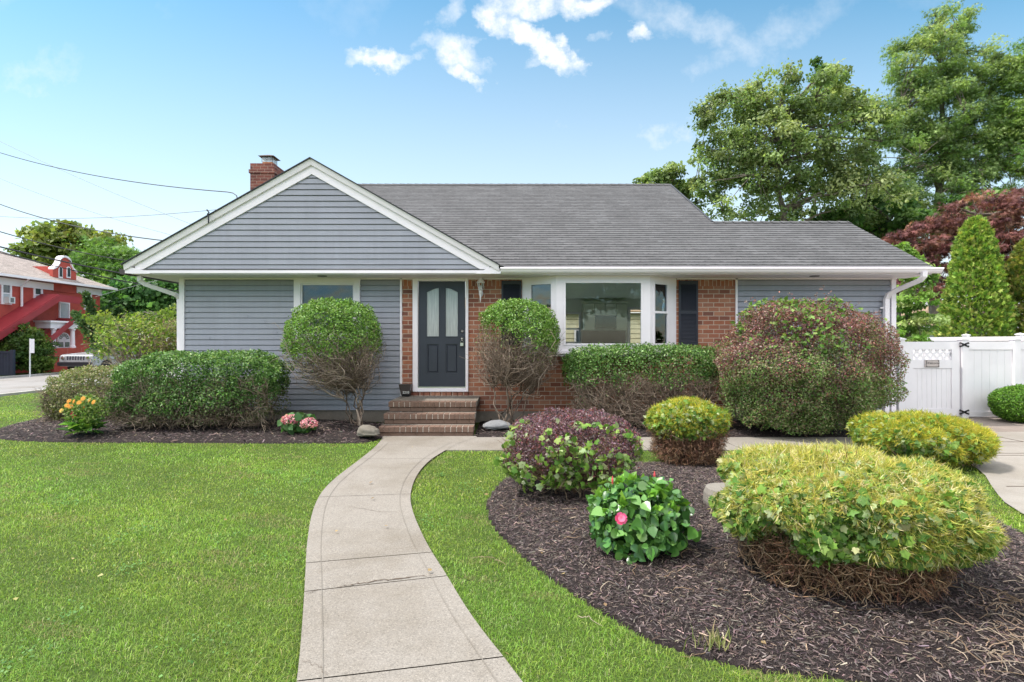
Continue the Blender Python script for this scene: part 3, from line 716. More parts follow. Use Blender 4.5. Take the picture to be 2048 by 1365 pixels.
# bay window
bay = thing('bay_window_group', (0,0,0), '', '') if False else None
BX = [(.194,WY),(.83,9.80),(2.58,9.80),(3.19,WY)]; bz0, bz1 = 1.34, SOF-.006
bf = MB()
bf.prism([(x, y-.02 if y < WY else y, bz0) for x, y in BX], (0,0,.055)); bf.prism([(x, y, bz0-.05) for x, y in [(.25,WY),(.85,9.84),(2.56,9.84),(3.13,WY)]], (0,0,.05))
bf.prism([(x, y, 2.735) for x, y in BX], (0,0,bz1-2.735))
def seg_post(mb, p, q, t0, t1, z0, z1, th=.07, off=0.0):
    p, q = Vector((*p,0)), Vector((*q,0)); d = (q-p); n = Vector((-d.y, d.x, 0)).normalized()
    a = p+d*t0-n*off; b = p+d*t1-n*off
    # n points inside (+y) for left-to-right segments
    mb.prism([(a.x,a.y,z0),(b.x,b.y,z0),(b.x+n.x*th,b.y+n.y*th,z0),(a.x+n.x*th,a.y+n.y*th,z0)], (0,0,z1-z0))
S = list(zip(BX[:-1], BX[1:]))
zA, zB = bz0+.055, 2.735
seg_post(bf, *S[1], 0, .075, zA, zB); seg_post(bf, *S[1], .925, 1, zA, zB); seg_post(bf, *S[1], .075, .925, zA, 1.50); seg_post(bf, *S[1], .075, .925, 2.69, zB)
seg_post(bf, *S[0], 0, .22, zA, zB); seg_post(bf, *S[0], .90, 1, zA, zB); seg_post(bf, *S[0], .22, .90, zA, 1.50); seg_post(bf, *S[0], .22, .90, 2.68, zB)
seg_post(bf, *S[2], 0, .12, zA, zB); seg_post(bf, *S[2], .70, 1, zA, zB); seg_post(bf, *S[2], .12, .70, zA, 1.50); seg_post(bf, *S[2], .12, .70, 2.68, zB)
bayo = bf.build('bay_window', M['white'], house)
sh = MB()
for t0, t1, z0, z1 in ((.075,.098,1.50,2.69),(.902,.925,1.50,2.69),(.098,.902,1.50,1.53),(.098,.902,2.66,2.69)): seg_post(sh, *S[1], t0, t1, z0, z1, .05, .012)
for i, (u0, u1) in ((0,(.22,.90)),(2,(.12,.70))):
    for t0, t1, z0, z1 in ((u0,u0+.05,1.50,2.68),(u1-.05,u1,1.50,2.68),(u0+.05,u1-.05,1.50,1.53),(u0+.05,u1-.05,2.65,2.68),(u0+.05,u1-.05,2.10,2.14)): seg_post(sh, *S[i], t0, t1, z0, z1, .05, .010)
sh.build('sash', M['white'], bayo)
for i, (u0, u1) in ((0,(.27,.85)),(1,(.098,.902)),(2,(.17,.65))):
    m = MB(); seg_post(m, *S[i], u0, u1, 1.53, 2.66, .006, -.02); m.build('pane', M['glass'] if i == 1 else M['glass_dark'], bayo)
# louvred shutters
for (px0, px1) in ((1003,1043),(1357,1395)):
    x0 = (px0-1024)/102.9; x1 = (px1-1024)/102.9; m = MB(); z0, z1 = 1.50, 2.745; y = WY-.03
    m.box((x0,y,z0),(x0+.035,y+.028,z1)); m.box((x1-.035,y,z0),(x1,y+.028,z1))
    for (a, b) in ((z0,z0+.05),(z1-.07,z1),(2.10,2.16)): m.box((x0+.035,y,a),(x1-.035,y+.028,b))
    z = z0+.055
    while z < z1-.085:
        if not (2.075 < z < 2.165): m.add([(x0+.035,y+.006,z),(x1-.035,y+.006,z),(x1-.035,y+.022,z+.024),(x0+.035,y+.022,z+.024),(x0+.035,y+.012,z-.004),(x1-.035,y+.012,z-.004)], [(0,1,2,3),(4,5,1,0)])
        z += .026
    m.box((x0+.035,y+.024,z0),(x1-.035,y+.0275,z1)); m.build('shutter', M['shutter'], house)
# the room behind the bay; unseen openings left and rear left added for light
rmz0, rmz1 = .52, 2.72
it = MB(); it.box((-.70,WY+.16,rmz0-.02),(4.4,14.3,rmz0)); it.box((-.70,WY+.16,rmz1),(4.4,14.3,rmz1+.03)); it.box((-.75,WY+.16,rmz0),(-.70,10.9,rmz1)); it.box((4.4,WY+.16,rmz0),(4.45,14.3,rmz1))
it.box((-.70,14.20,rmz0),(1.20,14.3,.85)); it.box((-.70,14.20,2.5),(1.20,14.3,rmz1)); it.box((1.12,14.20,.85),(1.20,14.3,2.5)); it.box((1.2,14.2,2.34),(1.85,14.3,rmz1)); it.box((1.2,14.2,rmz0),(1.85,14.3,1.52)); it.box((1.85,14.2,rmz0),(3.15,14.3,rmz1)); it.box((3.15,14.2,2.42),(4.3,14.3,rmz1)); it.box((4.3,14.2,rmz0),(4.4,14.3,rmz1))
it.box((-.70,WY+.155,rmz0),(.19,WY+.16,rmz1)); it.box((3.2,WY+.155,rmz0),(4.4,WY+.16,rmz1)); it.build('interior_wall', M['interior'], house)
ki = thing('kitchen_cabinets', (2.5,14.2,.52), 'pale kitchen wall cabinets over a grey backsplash, seen through the bay window', 'cabinets')
m = MB()
for i in range(4):
    x0 = 1.90+i*.285; z0 = 1.86 if i in (0,3) else 2.25; m.bevbox((x0+.004,13.85,z0),(x0+.281,14.19,2.56),.006)
m.box((1.88,13.84,2.565),(3.06,14.19,2.62)); m.build('cabinet_doors', M['cabinet'], ki)
m = MB(); m.box((1.88,14.16,1.45),(3.06,14.195,1.855)); m.build('backsplash', M['tile'], ki)
m = MB(); m.bevbox((2.19,13.86,1.92),(2.765,14.16,2.24),.02); m.build('range_hood', M['teal'], ki)
m = MB(); m.box((1.88,13.6,1.38),(3.06,14.15,1.42)); m.box((1.9,13.65,.52),(3.04,14.15,1.375)); m.build('counter', M['tile'], ki)
m = MB()
for (a, b, c_, d) in ((1.18,1.24,1.5,2.36),(1.81,1.87,1.5,2.36),(1.24,1.81,2.30,2.36),(1.24,1.81,1.5,1.56),(1.24,1.81,1.88,1.93)): m.box((a,14.15,c_),(b,14.22,d))
m.build('rear_window', M['cream'], house)
m = MB()
for (a, b) in ((3.12,3.19),(3.68,3.76),(4.26,4.33)): m.box((a,14.14,.53),(b,14.22,2.42))
m.box((3.12,14.14,2.42),(4.33,14.22,2.49)); m.build('patio_door', M['white'], house)
# chimney
ch = MB(); ch.box((-7.43,14.9,0),(-6.76,15.6,6.34)); ch.box((-7.46,14.87,6.34),(-6.73,15.63,6.44)); ch.box((-7.43,14.9,6.44),(-6.76,15.6,6.62)); ch.box((-6.76,14.9,0),(-6.43,15.6,3.4))
cho = ch.build('chimney', M['brick_chimney'], house)
cx, cy = -7.02, 15.2
m = MB(); m.box((cx-.14,cy-.14,6.62),(cx+.14,cy+.14,6.72)); m.build('flue', M['clay'], cho)
m = MB()
for k in range(9):
    a = -.15+k*.0375
    for (x, y) in ((cx+a,cy-.15),(cx+a,cy+.15),(cx-.15,cy+a),(cx+.15,cy+a)): m.box((x-.004,y-.004,6.70),(x+.004,y+.004,6.87))
for z in (6.74,6.79,6.84): 
    for s in (-.15,.15): m.box((cx-.15,cy+s-.004,z),(cx+.15,cy+s+.004,z+.007)); m.box((cx+s-.004,cy-.15,z+.008),(cx+s+.004,cy+.15,z+.015))
m.build('spark_cage', M['steel'], cho)
m = MB(); m.add([(cx-.23,cy-.23,6.865),(cx+.23,cy-.23,6.865),(cx+.23,cy+.23,6.865),(cx-.23,cy+.23,6.865),(cx-.05,cy-.05,6.95),(cx+.05,cy-.05,6.95),(cx+.05,cy+.05,6.95),(cx-.05,cy+.05,6.95)], [(3,2,1,0),(0,1,5,4),(1,2,6,5),(2,3,7,6),(3,0,4,7),(4,5,6,7)])
m.build('chimney_cap', M['rust'], cho)
# insulator where a cable lands on the roof
x, y, z = at(417, 436, 9.45); m = MB(); m.tube([(x,y,z-.1),(x,y,z+.03),(x-.02,y,z+.07),(x+.01,y,z+.10),(x-.03,y,z+.15)], .012, 6); m.build('cable_hook', M['frame_dark'], house)
m = MB(); m.lathe([(0,-.06),(.05,-.05),(.055,0),(.04,.06),(0,.07)], (-6.50,10.32,1.72), 10); m.build('meter_box', M['ac'], house)

# front steps with individual rowlock bricks
st = thing('front_steps', (-1.39,9.3,0), 'brown brick steps with pale mortar joints leading up to the dark front door', 'steps')
SX0, SX1 = -2.16, -.62
for i, (zt, yf, x0, x1) in enumerate(((.172,8.57,-2.175,-.63),(.343,8.85,-2.165,-.62),(.515,9.13,-2.15,-.615))):
    z0 = zt-.172; m = MB(); rr = random.Random(i)
    m.box((x0+.012,yf+.03,z0 if i else -.05),(x1-.012,(10.185 if i == 2 else yf+.29),zt-.010))
    tb = m.build('step', M['stepbrick'], st)
    m = MB(); m.box((x0+.01,yf+.012,zt-.088),(x1-.01,yf+.20,zt-.008)); m.box((x0+.02,yf+.035,zt-.098),(x1-.02,yf+.06,zt-.088))
    m.build('mortar_joint', M['stepmortar'] , tb)
    m = MB(); x = x0
    while x < x1-.03:
        wd = min(.080, x1-x); gp_ = rr.choice([.016,.014,.014,.006,.004]); j = rr.uniform(-.003,.003)
        m.bevbox((x,yf+j,zt-.090),(x+wd,yf+.205,zt+j*.4),.005); x += wd+gp_
    m.build('tread_bricks', M['stepbrick'], tb)
    m = MB(); x = x0+.012-rr.uniform(0,.1); zt2 = zt-.100
    while x < x1-.05:
        a = max(x, x0+.012); b2 = min(x+.205, x1-.012); m.bevbox((a,yf+.022,z0+.006 if i else -.02),(b2,yf+.032,zt2),.003); x += .213
    m.build('riser_bricks', M['stepbrick'], tb)
    # side faces: brick headers visible from the right
    m = MB(); y = yf+.21; 
    while i < 2 and y < yf+.28: m.bevbox((x0,y,zt-.09),(x1,y+.07,zt-.001),.003); y += .08
    if i == 2:
        y = 9.345
        while y < 10.10:
            for (a, b2) in ((x0, x0+.09), (x1-.09, x1)): m.bevbox((a,y,zt-.09),(b2,y+.075,zt),.004)
            y += .084
        m.box((x0+.092,9.342,zt-.03),(x1-.092,10.16,zt-.004))
        m.build('landing_paving', M['stepbrick2'], st)
    elif m.v: m.build('tread_back', M['stepbrick2'], tb)

# wall lantern
x, y, z = at(962, 585, WY)
la = thing('wall_lantern', (x, WY, z), 'white carriage lantern mounted on the brick beside the front door', 'lantern')
m = MB(); m.lathe([(0,0),(.055,.0),(.05,.015),(.03,.022),(0,.024)], (0,0,0), 16); m.v = [(x+v[0]*.8, WY-v[2], z-.02+v[1]*1.3) for v in m.v]
m.tube([(x+.02,WY-.02,z-.05),(x+.012,WY-.09,z-.075),(x,WY-.13,z-.03),(x,WY-.13,z+.02)], .012, 8)
m.lathe([(.004,-.20),(.010,-.16),(.022,-.05),(.035,0),(.030,.03),(0,.031)], (x-.004,WY-.11,z-.0), 10); m.build('bracket', M['white'], la, smooth=True)
m = MB(); n = 6
for k in range(n):
    a = 2*math.pi*k/n; c0, s0_ = math.cos(a), math.sin(a); m.tube([(x+.038*c0,WY-.12+.038*s0_,z+.035),(x+.062*c0,WY-.12+.062*s0_,z+.175)], .006, 5)
m.lathe([(.03,.02),(.045,.032),(.045,.04),(0,.041)], (x,WY-.12,z), 6); m.lathe([(0,.17),(.075,.172),(.08,.185),(.055,.225),(.025,.265),(.012,.28),(0,.30)], (x,WY-.12,z), 6); m.build('lantern_frame', M['cream'], la)
m = MB(); m.lathe([(.034,.042),(.056,.17)], (x,WY-.12,z), 6); m.build('lantern_glass', M['glass'], la)
m = MB(); m.lathe([(0,.05),(.02,.055),(.025,.09),(.012,.125),(0,.13)], (x,WY-.12,z), 10); m.build('bulb', M['cream'], la, smooth=True)

# mailbox / planter box with the house number, standing on the landing
mx, mz, my = -2.03, .515, 10.06
mbx = thing('mailbox', (mx, my, mz), 'brown tapered mailbox with white house numbers standing beside the front door', 'mailbox')
m = MB()
def taper(mb, z0, z1, w0, w1, d0, d1, sk=0.0, cx=mx):
    mb.add([(cx-w0/2,my-d0/2,z0),(cx+w0/2,my-d0/2,z0),(cx+w0/2,my+d0/2,z0),(cx-w0/2,my+d0/2,z0),(cx-w1/2+sk,my-d1/2,z1),(cx+w1/2+sk,my-d1/2,z1),(cx+w1/2+sk,my+d1/2,z1),(cx-w1/2+sk,my+d1/2,z1)],
           [(3,2,1,0),(4,5,6,7),(0,1,5,4),(1,2,6,5),(2,3,7,6),(3,0,4,7)])
taper(m, mz+.045, mz+.225, .175, .225, .13, .17, -.01); m.build('box', M['mailbox'], mbx)
m = MB(); taper(m, mz, mz+.044, .13, .172, .10, .125); m.build('foot', M['black'], mbx)
m = MB(); taper(m, mz+.226, mz+.236, .235, .235, .18, .18, 0, mx-.01); m.build('lid', M['mailbox'], mbx)
def text(name, s, size, mat, parent, loc, rot=(90,0,0), ext=.002, shear=0):
    cu = bpy.data.curves.new(name, 'FONT'); cu.body = s; cu.size = size; cu.extrude = ext; cu.align_x = 'CENTER'; cu.shear = shear
    t = bpy.data.objects.new(name, cu); col.objects.link(t)
    bpy.context.view_layer.update(); me = bpy.data.meshes.new_from_object(t.evaluated_get(bpy.context.evaluated_depsgraph_get()))
    bpy.data.objects.remove(t); me.materials.clear(); me.materials.append(mat)
    o = bpy.data.objects.new(name, me); col.objects.link(o); off = root_loc(parent)
    o.rotation_euler = tuple(R(a) for a in rot); o.location = (loc[0]-off[0], loc[1]-off[1], loc[2]-off[2]); o.parent = parent; return o
text('house_number', '2210', .062, M['numeral'], mbx, (mx+.012, my-.076, mz+.062), (84,0,2))
# ------------------------------------------------------------------ gate and fences
GY = 10.70
gate = thing('vinyl_gate', (8.5, GY, 0), 'white vinyl garden gate with a lattice strip and a welcome plaque, beside the house', 'gate')
def boards(mb, x0, x1, z0, z1, y, n):
    w = (x1-x0)/n
    for i in range(n): mb.bevbox((x0+i*w+.001,y,z0),(x0+(i+1)*w-.001,y+.03,z1),.004)
gx0, gx1 = 7.99, 9.10; m = MB()
m.box((gx0,GY-.03,.05),(gx0+.16,GY+.03,1.56)); m.box((gx1-.16,GY-.03,.05),(gx1,GY+.03,1.56)); m.box((gx0+.16,GY-.028,1.40),(gx1-.16,GY+.03,1.56)); m.box((gx0+.16,GY-.028,1.02),(gx1-.16,GY+.03,1.19)); m.box((gx0+.16,GY-.028,.05),(gx1-.16,GY+.03,.20))
m.build('gate_frame', M['fence'], gate)
m = MB(); boards(m, gx0+.16, gx1-.16, .20, 1.02, GY-.012, 8); m.build('gate_boards', M['fence'], gate)
m = MB(); x0, x1, z0, z1 = gx0+.16, gx1-.16, 1.19, 1.40; hgt = z1-z0; s = .105
x = x0-hgt
while x < x1:
    for sg in (1,-1):
        a, b = (x, x+hgt) if sg > 0 else (x+hgt, x); za, zb_ = z0, z1
        pa, pb = max(min(a,b), x0), min(max(a,b), x1)
        if pb-pa > .02:
            f = lambda X: z0+(X-a)/(b-a)*hgt
            yy = GY-.010 if sg > 0 else GY-.004; h2 = .022
            m.prism([(pa,yy,f(pa)-h2),(pb,yy,f(pb)-h2),(pb,yy,f(pb)+h2),(pa,yy,f(pa)+h2)], (0,.006,0))
    x += s*1.3
m.build('lattice', M['fence'], gate)
def hinge(z):
    m = MB(); cx = 9.16
    for s1 in (-1,1):
        m.box((cx+s1*.012-.012,GY-.075,z-.02),(cx+s1*.012+.012,GY-.06,z+.02))
        for s2 in (-1,1):
            m.tube([(cx+s1*.02,GY-.068,z+s2*.008),(cx+s1*.06,GY-.068,z+s2*.030),(cx+s1*.085,GY-.068,z+s2*.034)], [.020,.015,.022], 6)
    m.build('hinge', M['black'], gate)
hinge(1.50); hinge(.135)
sign = thing('welcome_plaque', at(1864, 727, GY-.04), 'small pale plaque reading Welcome hung on the white gate', 'sign')
x, y, z = at(1864, 727, GY-.04); m = MB(); m.bevbox((x-.145,y-.015,z-.075),(x+.145,y,z+.075),.008); m.build('plaque_board', paint('plaque_cream', (.50,.44,.42), .7, .1, 20), sign)
m = MB()
for (a, b, w_, h_) in ((-.125,0,.006,.055),):
    m.box((x-.125,y-.018,z-.062),(x+.125,y-.015,z-.058)); m.box((x-.125,y-.018,z+.058),(x+.125,y-.015,z+.062)); m.box((x-.128,y-.018,z-.062),(x-.124,y-.015,z+.062)); m.box((x+.124,y-.018,z-.062),(x+.128,y-.015,z+.062))
for (a, b) in ((-.12,.055),(.12,.055),(-.12,-.055),(.12,-.055)): m.lathe([(0,0),(.012,0),(.012,.004),(0,.004)], (0,0,0), 6); m.v[-24:] = [(x+a+v[0], y-.015-v[2], z+b+v[1]) for v in m.v[-24:]]
m.build('plaque_ornament', M['frame_dark'], sign)
text('plaque_lettering', 'Welcome', .068, M['frame_dark'], sign, (x, y-.0165, z-.012), (90,0,0), .001, .3)

def post(x, y, h, cap=True, name='fence_post', parent=None, w=.063):
    m = MB(); m.box((x-w,y-w,-.05),(x+w,y+w,h)); 
    po = m.build(name, M['fence'], parent)
    if cap:
        m = MB(); c = w+.018; m.add([(x-c,y-c,h),(x+c,y-c,h),(x+c,y+c,h),(x-c,y+c,h),(x-c,y-c,h+.02),(x+c,y-c,h+.02),(x+c,y+c,h+.02),(x-c,y+c,h+.02),(x,y,h+.055)],
            [(3,2,1,0),(0,1,5,4),(1,2,6,5),(2,3,7,6),(3,0,4,7),(4,5,8),(5,6,8),(6,7,8),(7,4,8)]); m.build('post_cap', M['fence'], po)
fence = thing('white_fence', (10.5, GY, 0), 'white vinyl board fence running right from the gate', 'fence')
post(9.19, GY, 1.60, parent=fence); post(10.25, GY, 1.60, parent=fence); post(12.05, GY, 1.60, parent=fence); post(13.85, GY, 1.6, parent=fence)
for (a, b) in ((9.253,10.187),(10.313,11.987),(12.113,13.787)):
    m = MB(); boards(m, a, b, .14, 1.40, GY-.012, int((b-a)/.15)); m.box((a,GY-.03,1.40),(b,GY+.03,1.555)); m.box((a,GY-.03,.04),(b,GY+.03,.14)); m.build('fence_panel', M['fence'], fence)
post(7.90, GY, 1.60, parent=fence)
rf = thing('rear_fence', (13.8, 16, 0), 'taller white board fence further back, just above the gate line', 'fence')
pts = [(13.35,12.2),(13.55,14.0),(13.75,15.9),(13.95,17.8),(14.1,19.8)]
for (a, b) in pts: post(a, b, 1.74, parent=rf)
for (p, q) in zip(pts[:-1], pts[1:]):
    m = MB(); d = Vector((q[0]-p[0], q[1]-p[1], 0)); L = d.length; d.normalize(); nn = Vector((-d.y, d.x, 0)); n = 11; a0 = Vector((*p,0))+d*.064; stp = (L-.128)/n
    for i in range(n):
        a = a0+d*(i*stp+.002); b = a0+d*((i+1)*stp-.002)
        m.prism([a-nn*.012+Vector((0,0,.15)), b-nn*.012+Vector((0,0,.15)), b+nn*.012+Vector((0,0,.15)), a+nn*.012+Vector((0,0,.15))], (0,0,1.43))
    b = a0+d*(L-.128)
    for (z0, z1) in ((.05,.15),(1.58,1.70)): m.prism([a0-nn*.025+Vector((0,0,z0)), b-nn*.025+Vector((0,0,z0)), b+nn*.025+Vector((0,0,z0)), a0+nn*.025+Vector((0,0,z0))], (0,0,z1-z0))
    m.build('fence_panel', M['fence'], rf)
# cream house behind the back yard, seen through the kitchen windows
bh = thing('back_neighbour_house', (2, 23, 0), 'cream sided house beyond the back yard, glimpsed through the kitchen window in the bay', 'house')
m = MB(); siding(m, -3, 9, .3, 2.75, 22.0, step=.2, lip=.03, gap=.03); m.build('wall', paint('cream_siding', (.66,.58,.38), .6, .05), bh)
m = MB(); m.box((-3,22.05,-.1),(9,26,2.75)); m.build('body', M['siding_far'], bh)
m = MB(); m.prism([(-3.3,21.7,2.76),(9.3,21.7,2.76),(9.3,24,3.5),(-3.3,24,3.5)], (0,0,.06)); m.build('roof', M['shingle_tan'], bh, uv=lambda v, n: (v[0], v[1]))
m = MB(); m.box((2.6,21.9,1.2),(3.4,21.97,2.1)); fw = m.build('window', M['white'], bh); m = MB(); m.box((2.68,21.88,1.28),(3.32,21.9,2.02)); m.build('pane', M['window_dark'], fw)
# neighbour house far right
nh = thing('neighbour_house', (25, 31, 0), 'small pale house with a tan roof half hidden behind the cone evergreens', 'house')
m = MB(); m.box((24.4,30,-.1),(33,37,2.35)); m.build('wall', M['siding_far'], nh)
m = MB(); m.prism([(24.0,29.6,2.42),(24.0,37.4,2.42),(27.0,33.5,3.9)], (0,0,.05)); m.prism([(24.0,29.6,2.42),(27.0,33.5,3.9),(34,33.5,3.9),(34,29.6,2.42)], (0,0,.06)); m.build('roof', M['shingle_tan'], nh, uv=lambda v, n: (v[0], v[1]))
m = MB(); m.box((23.95,29.52,2.28),(34,29.62,2.42)); m.build('gutter', M['white'], nh)
m = MB(); m.box((24.9,29.94,1.2),(25.5,30.0,2.1)); fw = m.build('window', M['white'], nh); m = MB(); m.box((24.97,29.92,1.27),(25.43,29.94,2.03)); m.build('pane', M['window_dark'], fw)

# ------------------------------------------------------------------ red house over the side street
RXW = -27.7
rh = thing('red_house', (RXW, 32, -.25), 'red two-storey house with a pale hipped roof and mission gable across the side street', 'house')
def uY(px, X=RXW): return -X*F/(1024-px)
def hz(py, Y): return CH-(py-682)*Y/F
def fbox(mb, y0, y1, z0, z1, o0=.0, o1=.06, X=RXW): mb.box((X+o0, y0, z0), (X+o1, y1, z1))
zE = 5.18; YR = uY(200); YN = 20.0
m = MB(); m.box((-36,YN,-.35),(RXW,YR,zE-.02)); rw = m.build('wall', M['redpaint'], rh)
m = MB(); ov = .62; xa, ya, xb, yb = RXW+ov, YN-ov, -36-ov, YR+ov; xm = -31.85; zr = 7.35
m.add([(xa,ya,zE),(xa,yb,zE),(xb,yb,zE),(xb,ya,zE),(xm,ya+4.3,zr),(xm,yb-4.3,zr),(xa,ya,zE-.12),(xa,yb,zE-.12),(xb,yb,zE-.12),(xb,ya,zE-.12)],
      [(0,1,5,4),(1,2,5),(2,3,4,5),(3,0,4),(6,7,1,0),(7,8,2,1),(8,9,3,2),(9,6,0,3),(9,8,7,6)])
m.build('roof', M['shingle_far'], rh, uv=lambda v, n: (v[1], v[0]))
m = MB(); m.box((xa,ya,zE-.14),(xa+.10,yb+.02,zE-.01)); m.box((xb,yb,zE-.14),(xa,yb+.1,zE-.01)); m.build('gutter', M['white'], rh)
m = MB(); fbox(m, YN, uY(104), zE-.55, zE-.16, 0, .10); fbox(m, uY(151), YR+.02, zE-.55, zE-.16, 0, .10); m.build('frieze', M['white'], rh)
m = MB(); fbox(m, YN, uY(24), hz(649,29.5), hz(643,29.5), 0, .05); m.build('belt_course', M['white'], rh)
def rwin(px0, px1, py0, py1, frame=.10, split=True, glass='window_dark', arch_top=False):
    y0, y1 = uY(px0), uY(px1); ym = (y0+y1)/2; z0, z1 = hz(py1, ym), hz(py0, ym); m = MB()
    fbox(m, y0, y0+frame, z0, z1, 0, .06); fbox(m, y1-frame, y1, z0, z1, 0, .06); fbox(m, y0+frame, y1-frame, z1-frame, z1, 0, .06); fbox(m, y0+frame, y1-frame, z0, z0+frame, 0, .07)
    if split: fbox(m, y0+frame, y1-frame, (z0+z1)/2-.03, (z0+z1)/2+.03, .01, .05)
    w = m.build('window', M['white'], rh); m = MB(); fbox(m, y0+frame, y1-frame, z0+frame, z1-frame, .006, .012); m.build('pane', M[glass], w)
    if split: m = MB(); fbox(m, y0+frame, y1-frame, z0+frame, (z0+z1)/2-.03, .014, .02); m.build('blind', M['curtain'], w)
    return y0, y1, z0, z1
y0, y1, z0, z1 = rwin(1, 22, 564, 609); rwin(66, 84, 568, 611); rwin(167, 182, 581, 620)
ac = MB(); ac.box((RXW+.02,y0+.12,z0+.06),(RXW+.35,y1-.12,z0+.42)); aco = ac.build('air_conditioner', M['ac'], rh)
m = MB(); m.box((RXW+.352,y0+.2,z0+.12),(RXW+.36,y1-.2,z0+.36)); m.build('grille', M['window_dark'], aco)
# downspout
yd = uY(40); m = MB(); m.tube([(xa,uY(26)+.3,zE-.1),(RXW+.1,yd,zE-.55),(RXW+.1,yd,hz(640,yd)),(RXW+.1,yd-.15,hz(643,yd))], .06, 8); m.build('downspout', M['white'], rh)
# mission gable
g0, g1 = uY(103), uY(150); gm = (g0+g1)/2; hw = (g1-g0)/2; zt = hz(514, gm); z5 = hz(560, gm)
prof = []
def add(y, z): prof.append((RXW-.0, y, z))
add(gm-hw, zE-.6); add(gm-hw, z5+.55)
for t in np.linspace(0, 1, 6): add(gm-hw+.12+t*.42, z5+.62+(t**1.6)*.55)
for t in np.linspace(math.pi, 0, 9): add(gm+math.cos(t)*.42, zt-.45+math.sin(t)*.42)
for t in np.linspace(1, 0, 6): add(gm+hw-.12-t*.42, z5+.62+(t**1.6)*.55)
add(gm+hw, z5+.55); add(gm+hw, zE-.6)
m = MB(); m.prism([(RXW-.12, p[1], p[2]) for p in prof], (.20,0,0)); mgo = m.build('mission_gable', M['redpaint'], rh)
m = MB()
for a, b in zip(prof[1:-2], prof[2:-1]):
    d = Vector(b)-Vector(a); 
    if d.length < .02: continue
    m.prism([(RXW-.2,a[1],a[2]),(RXW-.2,b[1],b[2]),(RXW-.2,b[1],b[2]+.11),(RXW-.2,a[1],a[2]+.11)], (.36,0,0))
m.build('coping', M['white'], mgo)
m = MB(); m.box((-31.5,gm-.55,zE),(RXW-.14,gm+.55,zt-.65)); m.build('dormer_body', M['redpaint'], rh)
for (p0, p1) in ((114,122),(130,138)):
    a, b = uY(p0), uY(p1); ym = (a+b)/2; zb0, zb1 = hz(556,ym), hz(538,ym); r = (b-a)/2
    for mt, k, o in (('white',1,.085),('window_dark',.68,.10)):
        P = [(RXW+o, ym-r*k, zb0+(0 if k == 1 else .08)), (RXW+o, ym+r*k, zb0+(0 if k == 1 else .08))]+[(RXW+o, ym+r*k*math.cos(t), zb1+r*k*math.sin(t)) for t in np.linspace(0, math.pi, 9)]
        m = MB(); m.prism(P, (.03,0,0)); oo = m.build('arched_window' if k == 1 else 'pane', M[mt], rh if k == 1 else oo)
# stair canopy, landing door, stair stringer
A = (uY(118), hz(589, uY(118))); Bn = (uY(100), hz(590,uY(100)))
m = MB(); ys, zs = uY(160,-26.6), hz(596, uY(160,-26.6)); yt, zt_ = uY(118,-26.6), hz(590, uY(118,-26.6)); yl, zl = uY(28,-26.6), hz(652, uY(28,-26.6)); yk, zk = uY(0,-26.6)-.8, hz(684,uY(0,-26.6))
m.prism([(-26.55,yk,zk),(-26.55,yt,zt_),(-26.55,yt,zt_-.38),(-26.55,yk,zk-.38)], (-.05,0,0)); m.prism([(-26.55,yt,zt_),(-26.55,ys,zs),(-26.55,ys,zs-.38),(-26.55,yt,zt_-.38)], (-.05,0,0))
m.prism([(-26.6,yk,zk),(-26.6,yt,zt_),(RXW,yt,zt_+.02),(RXW,yk,zk+.02)], (0,0,.05)); m.prism([(-26.6,yt,zt_),(-26.6,ys,zs),(RXW,ys,zs+.02),(RXW,yt,zt_+.02)], (0,0,.05)); m.build('stair_canopy', M['redpaint2'], rh)
y0, y1 = uY(117), uY(138); ym = (y0+y1)/2; z0, z1 = hz(636,ym), hz(607,ym); m = MB(); fbox(m, y0, y0+.09, z0, z1, 0, .07); fbox(m, y1-.09, y1, z0, z1, 0, .07); fbox(m, y0, y1, z1, z1+.09, 0, .07); do = m.build('upper_door', M['white'], rh)
m = MB(); fbox(m, y0+.09, y1-.09, z0, z1, .01, .03); m.build('door_leaf', M['curtain'], do)
zl2 = hz(645, ym); m = MB(); m.box((RXW,uY(112),zl2),(-26.7,uY(156),zl2+.22)); m.prism([(-26.7,uY(112),zl2+.22),(-26.7,uY(112),zl2-.12),(-26.7,uY(112)-2.6,zl2-2.0),(-26.7,uY(112)-2.6,zl2-1.65)], (.06,0,0))
m.prism([(-27.6,uY(112),zl2+.22),(-27.6,uY(112),zl2-.12),(-27.6,uY(112)-2.6,zl2-2.0),(-27.6,uY(112)-2.6,zl2-1.65)], (.06,0,0)); m.build('outside_stair', M['redpaint2'], rh)
# portico with columns and fan window
pa, pb = uY(101,-26.8), uY(157,-26.8); pz = hz(657,(pa+pb)/2)
m = MB(); m.box((RXW,pa,pz),(-26.8,pb,pz+.34)); m.box((RXW,pa-.12,pz+.34),(-26.68,pb+.12,pz+.44)); m.build('entablature', M['white'], rh)
zb_ = hz(696,(pa+pb)/2)
for px in (107, 145):
    y = uY(px,-26.95); m = MB(); m.lathe([(.17,zb_),(.17,zb_+.1),(.125,zb_+.14),(.11,pz-.14),(.15,pz-.08),(.16,pz)], (-26.95,y,0), 12); m.build('column', M['white'], rh)
ym = (uY(113)+uY(139))/2; r = (uY(139)-uY(113))/2; zc = hz(680, ym); P = [(RXW+.01,ym-r,zb_),(RXW+.01,ym+r,zb_)]+[(RXW+.01,ym+r*math.cos(t),zc+r*math.sin(t)) for t in np.linspace(0, math.pi, 13)]
m = MB(); m.prism(P, (.05,0,0)); fw = m.build('fan_window', M['white'], rh)
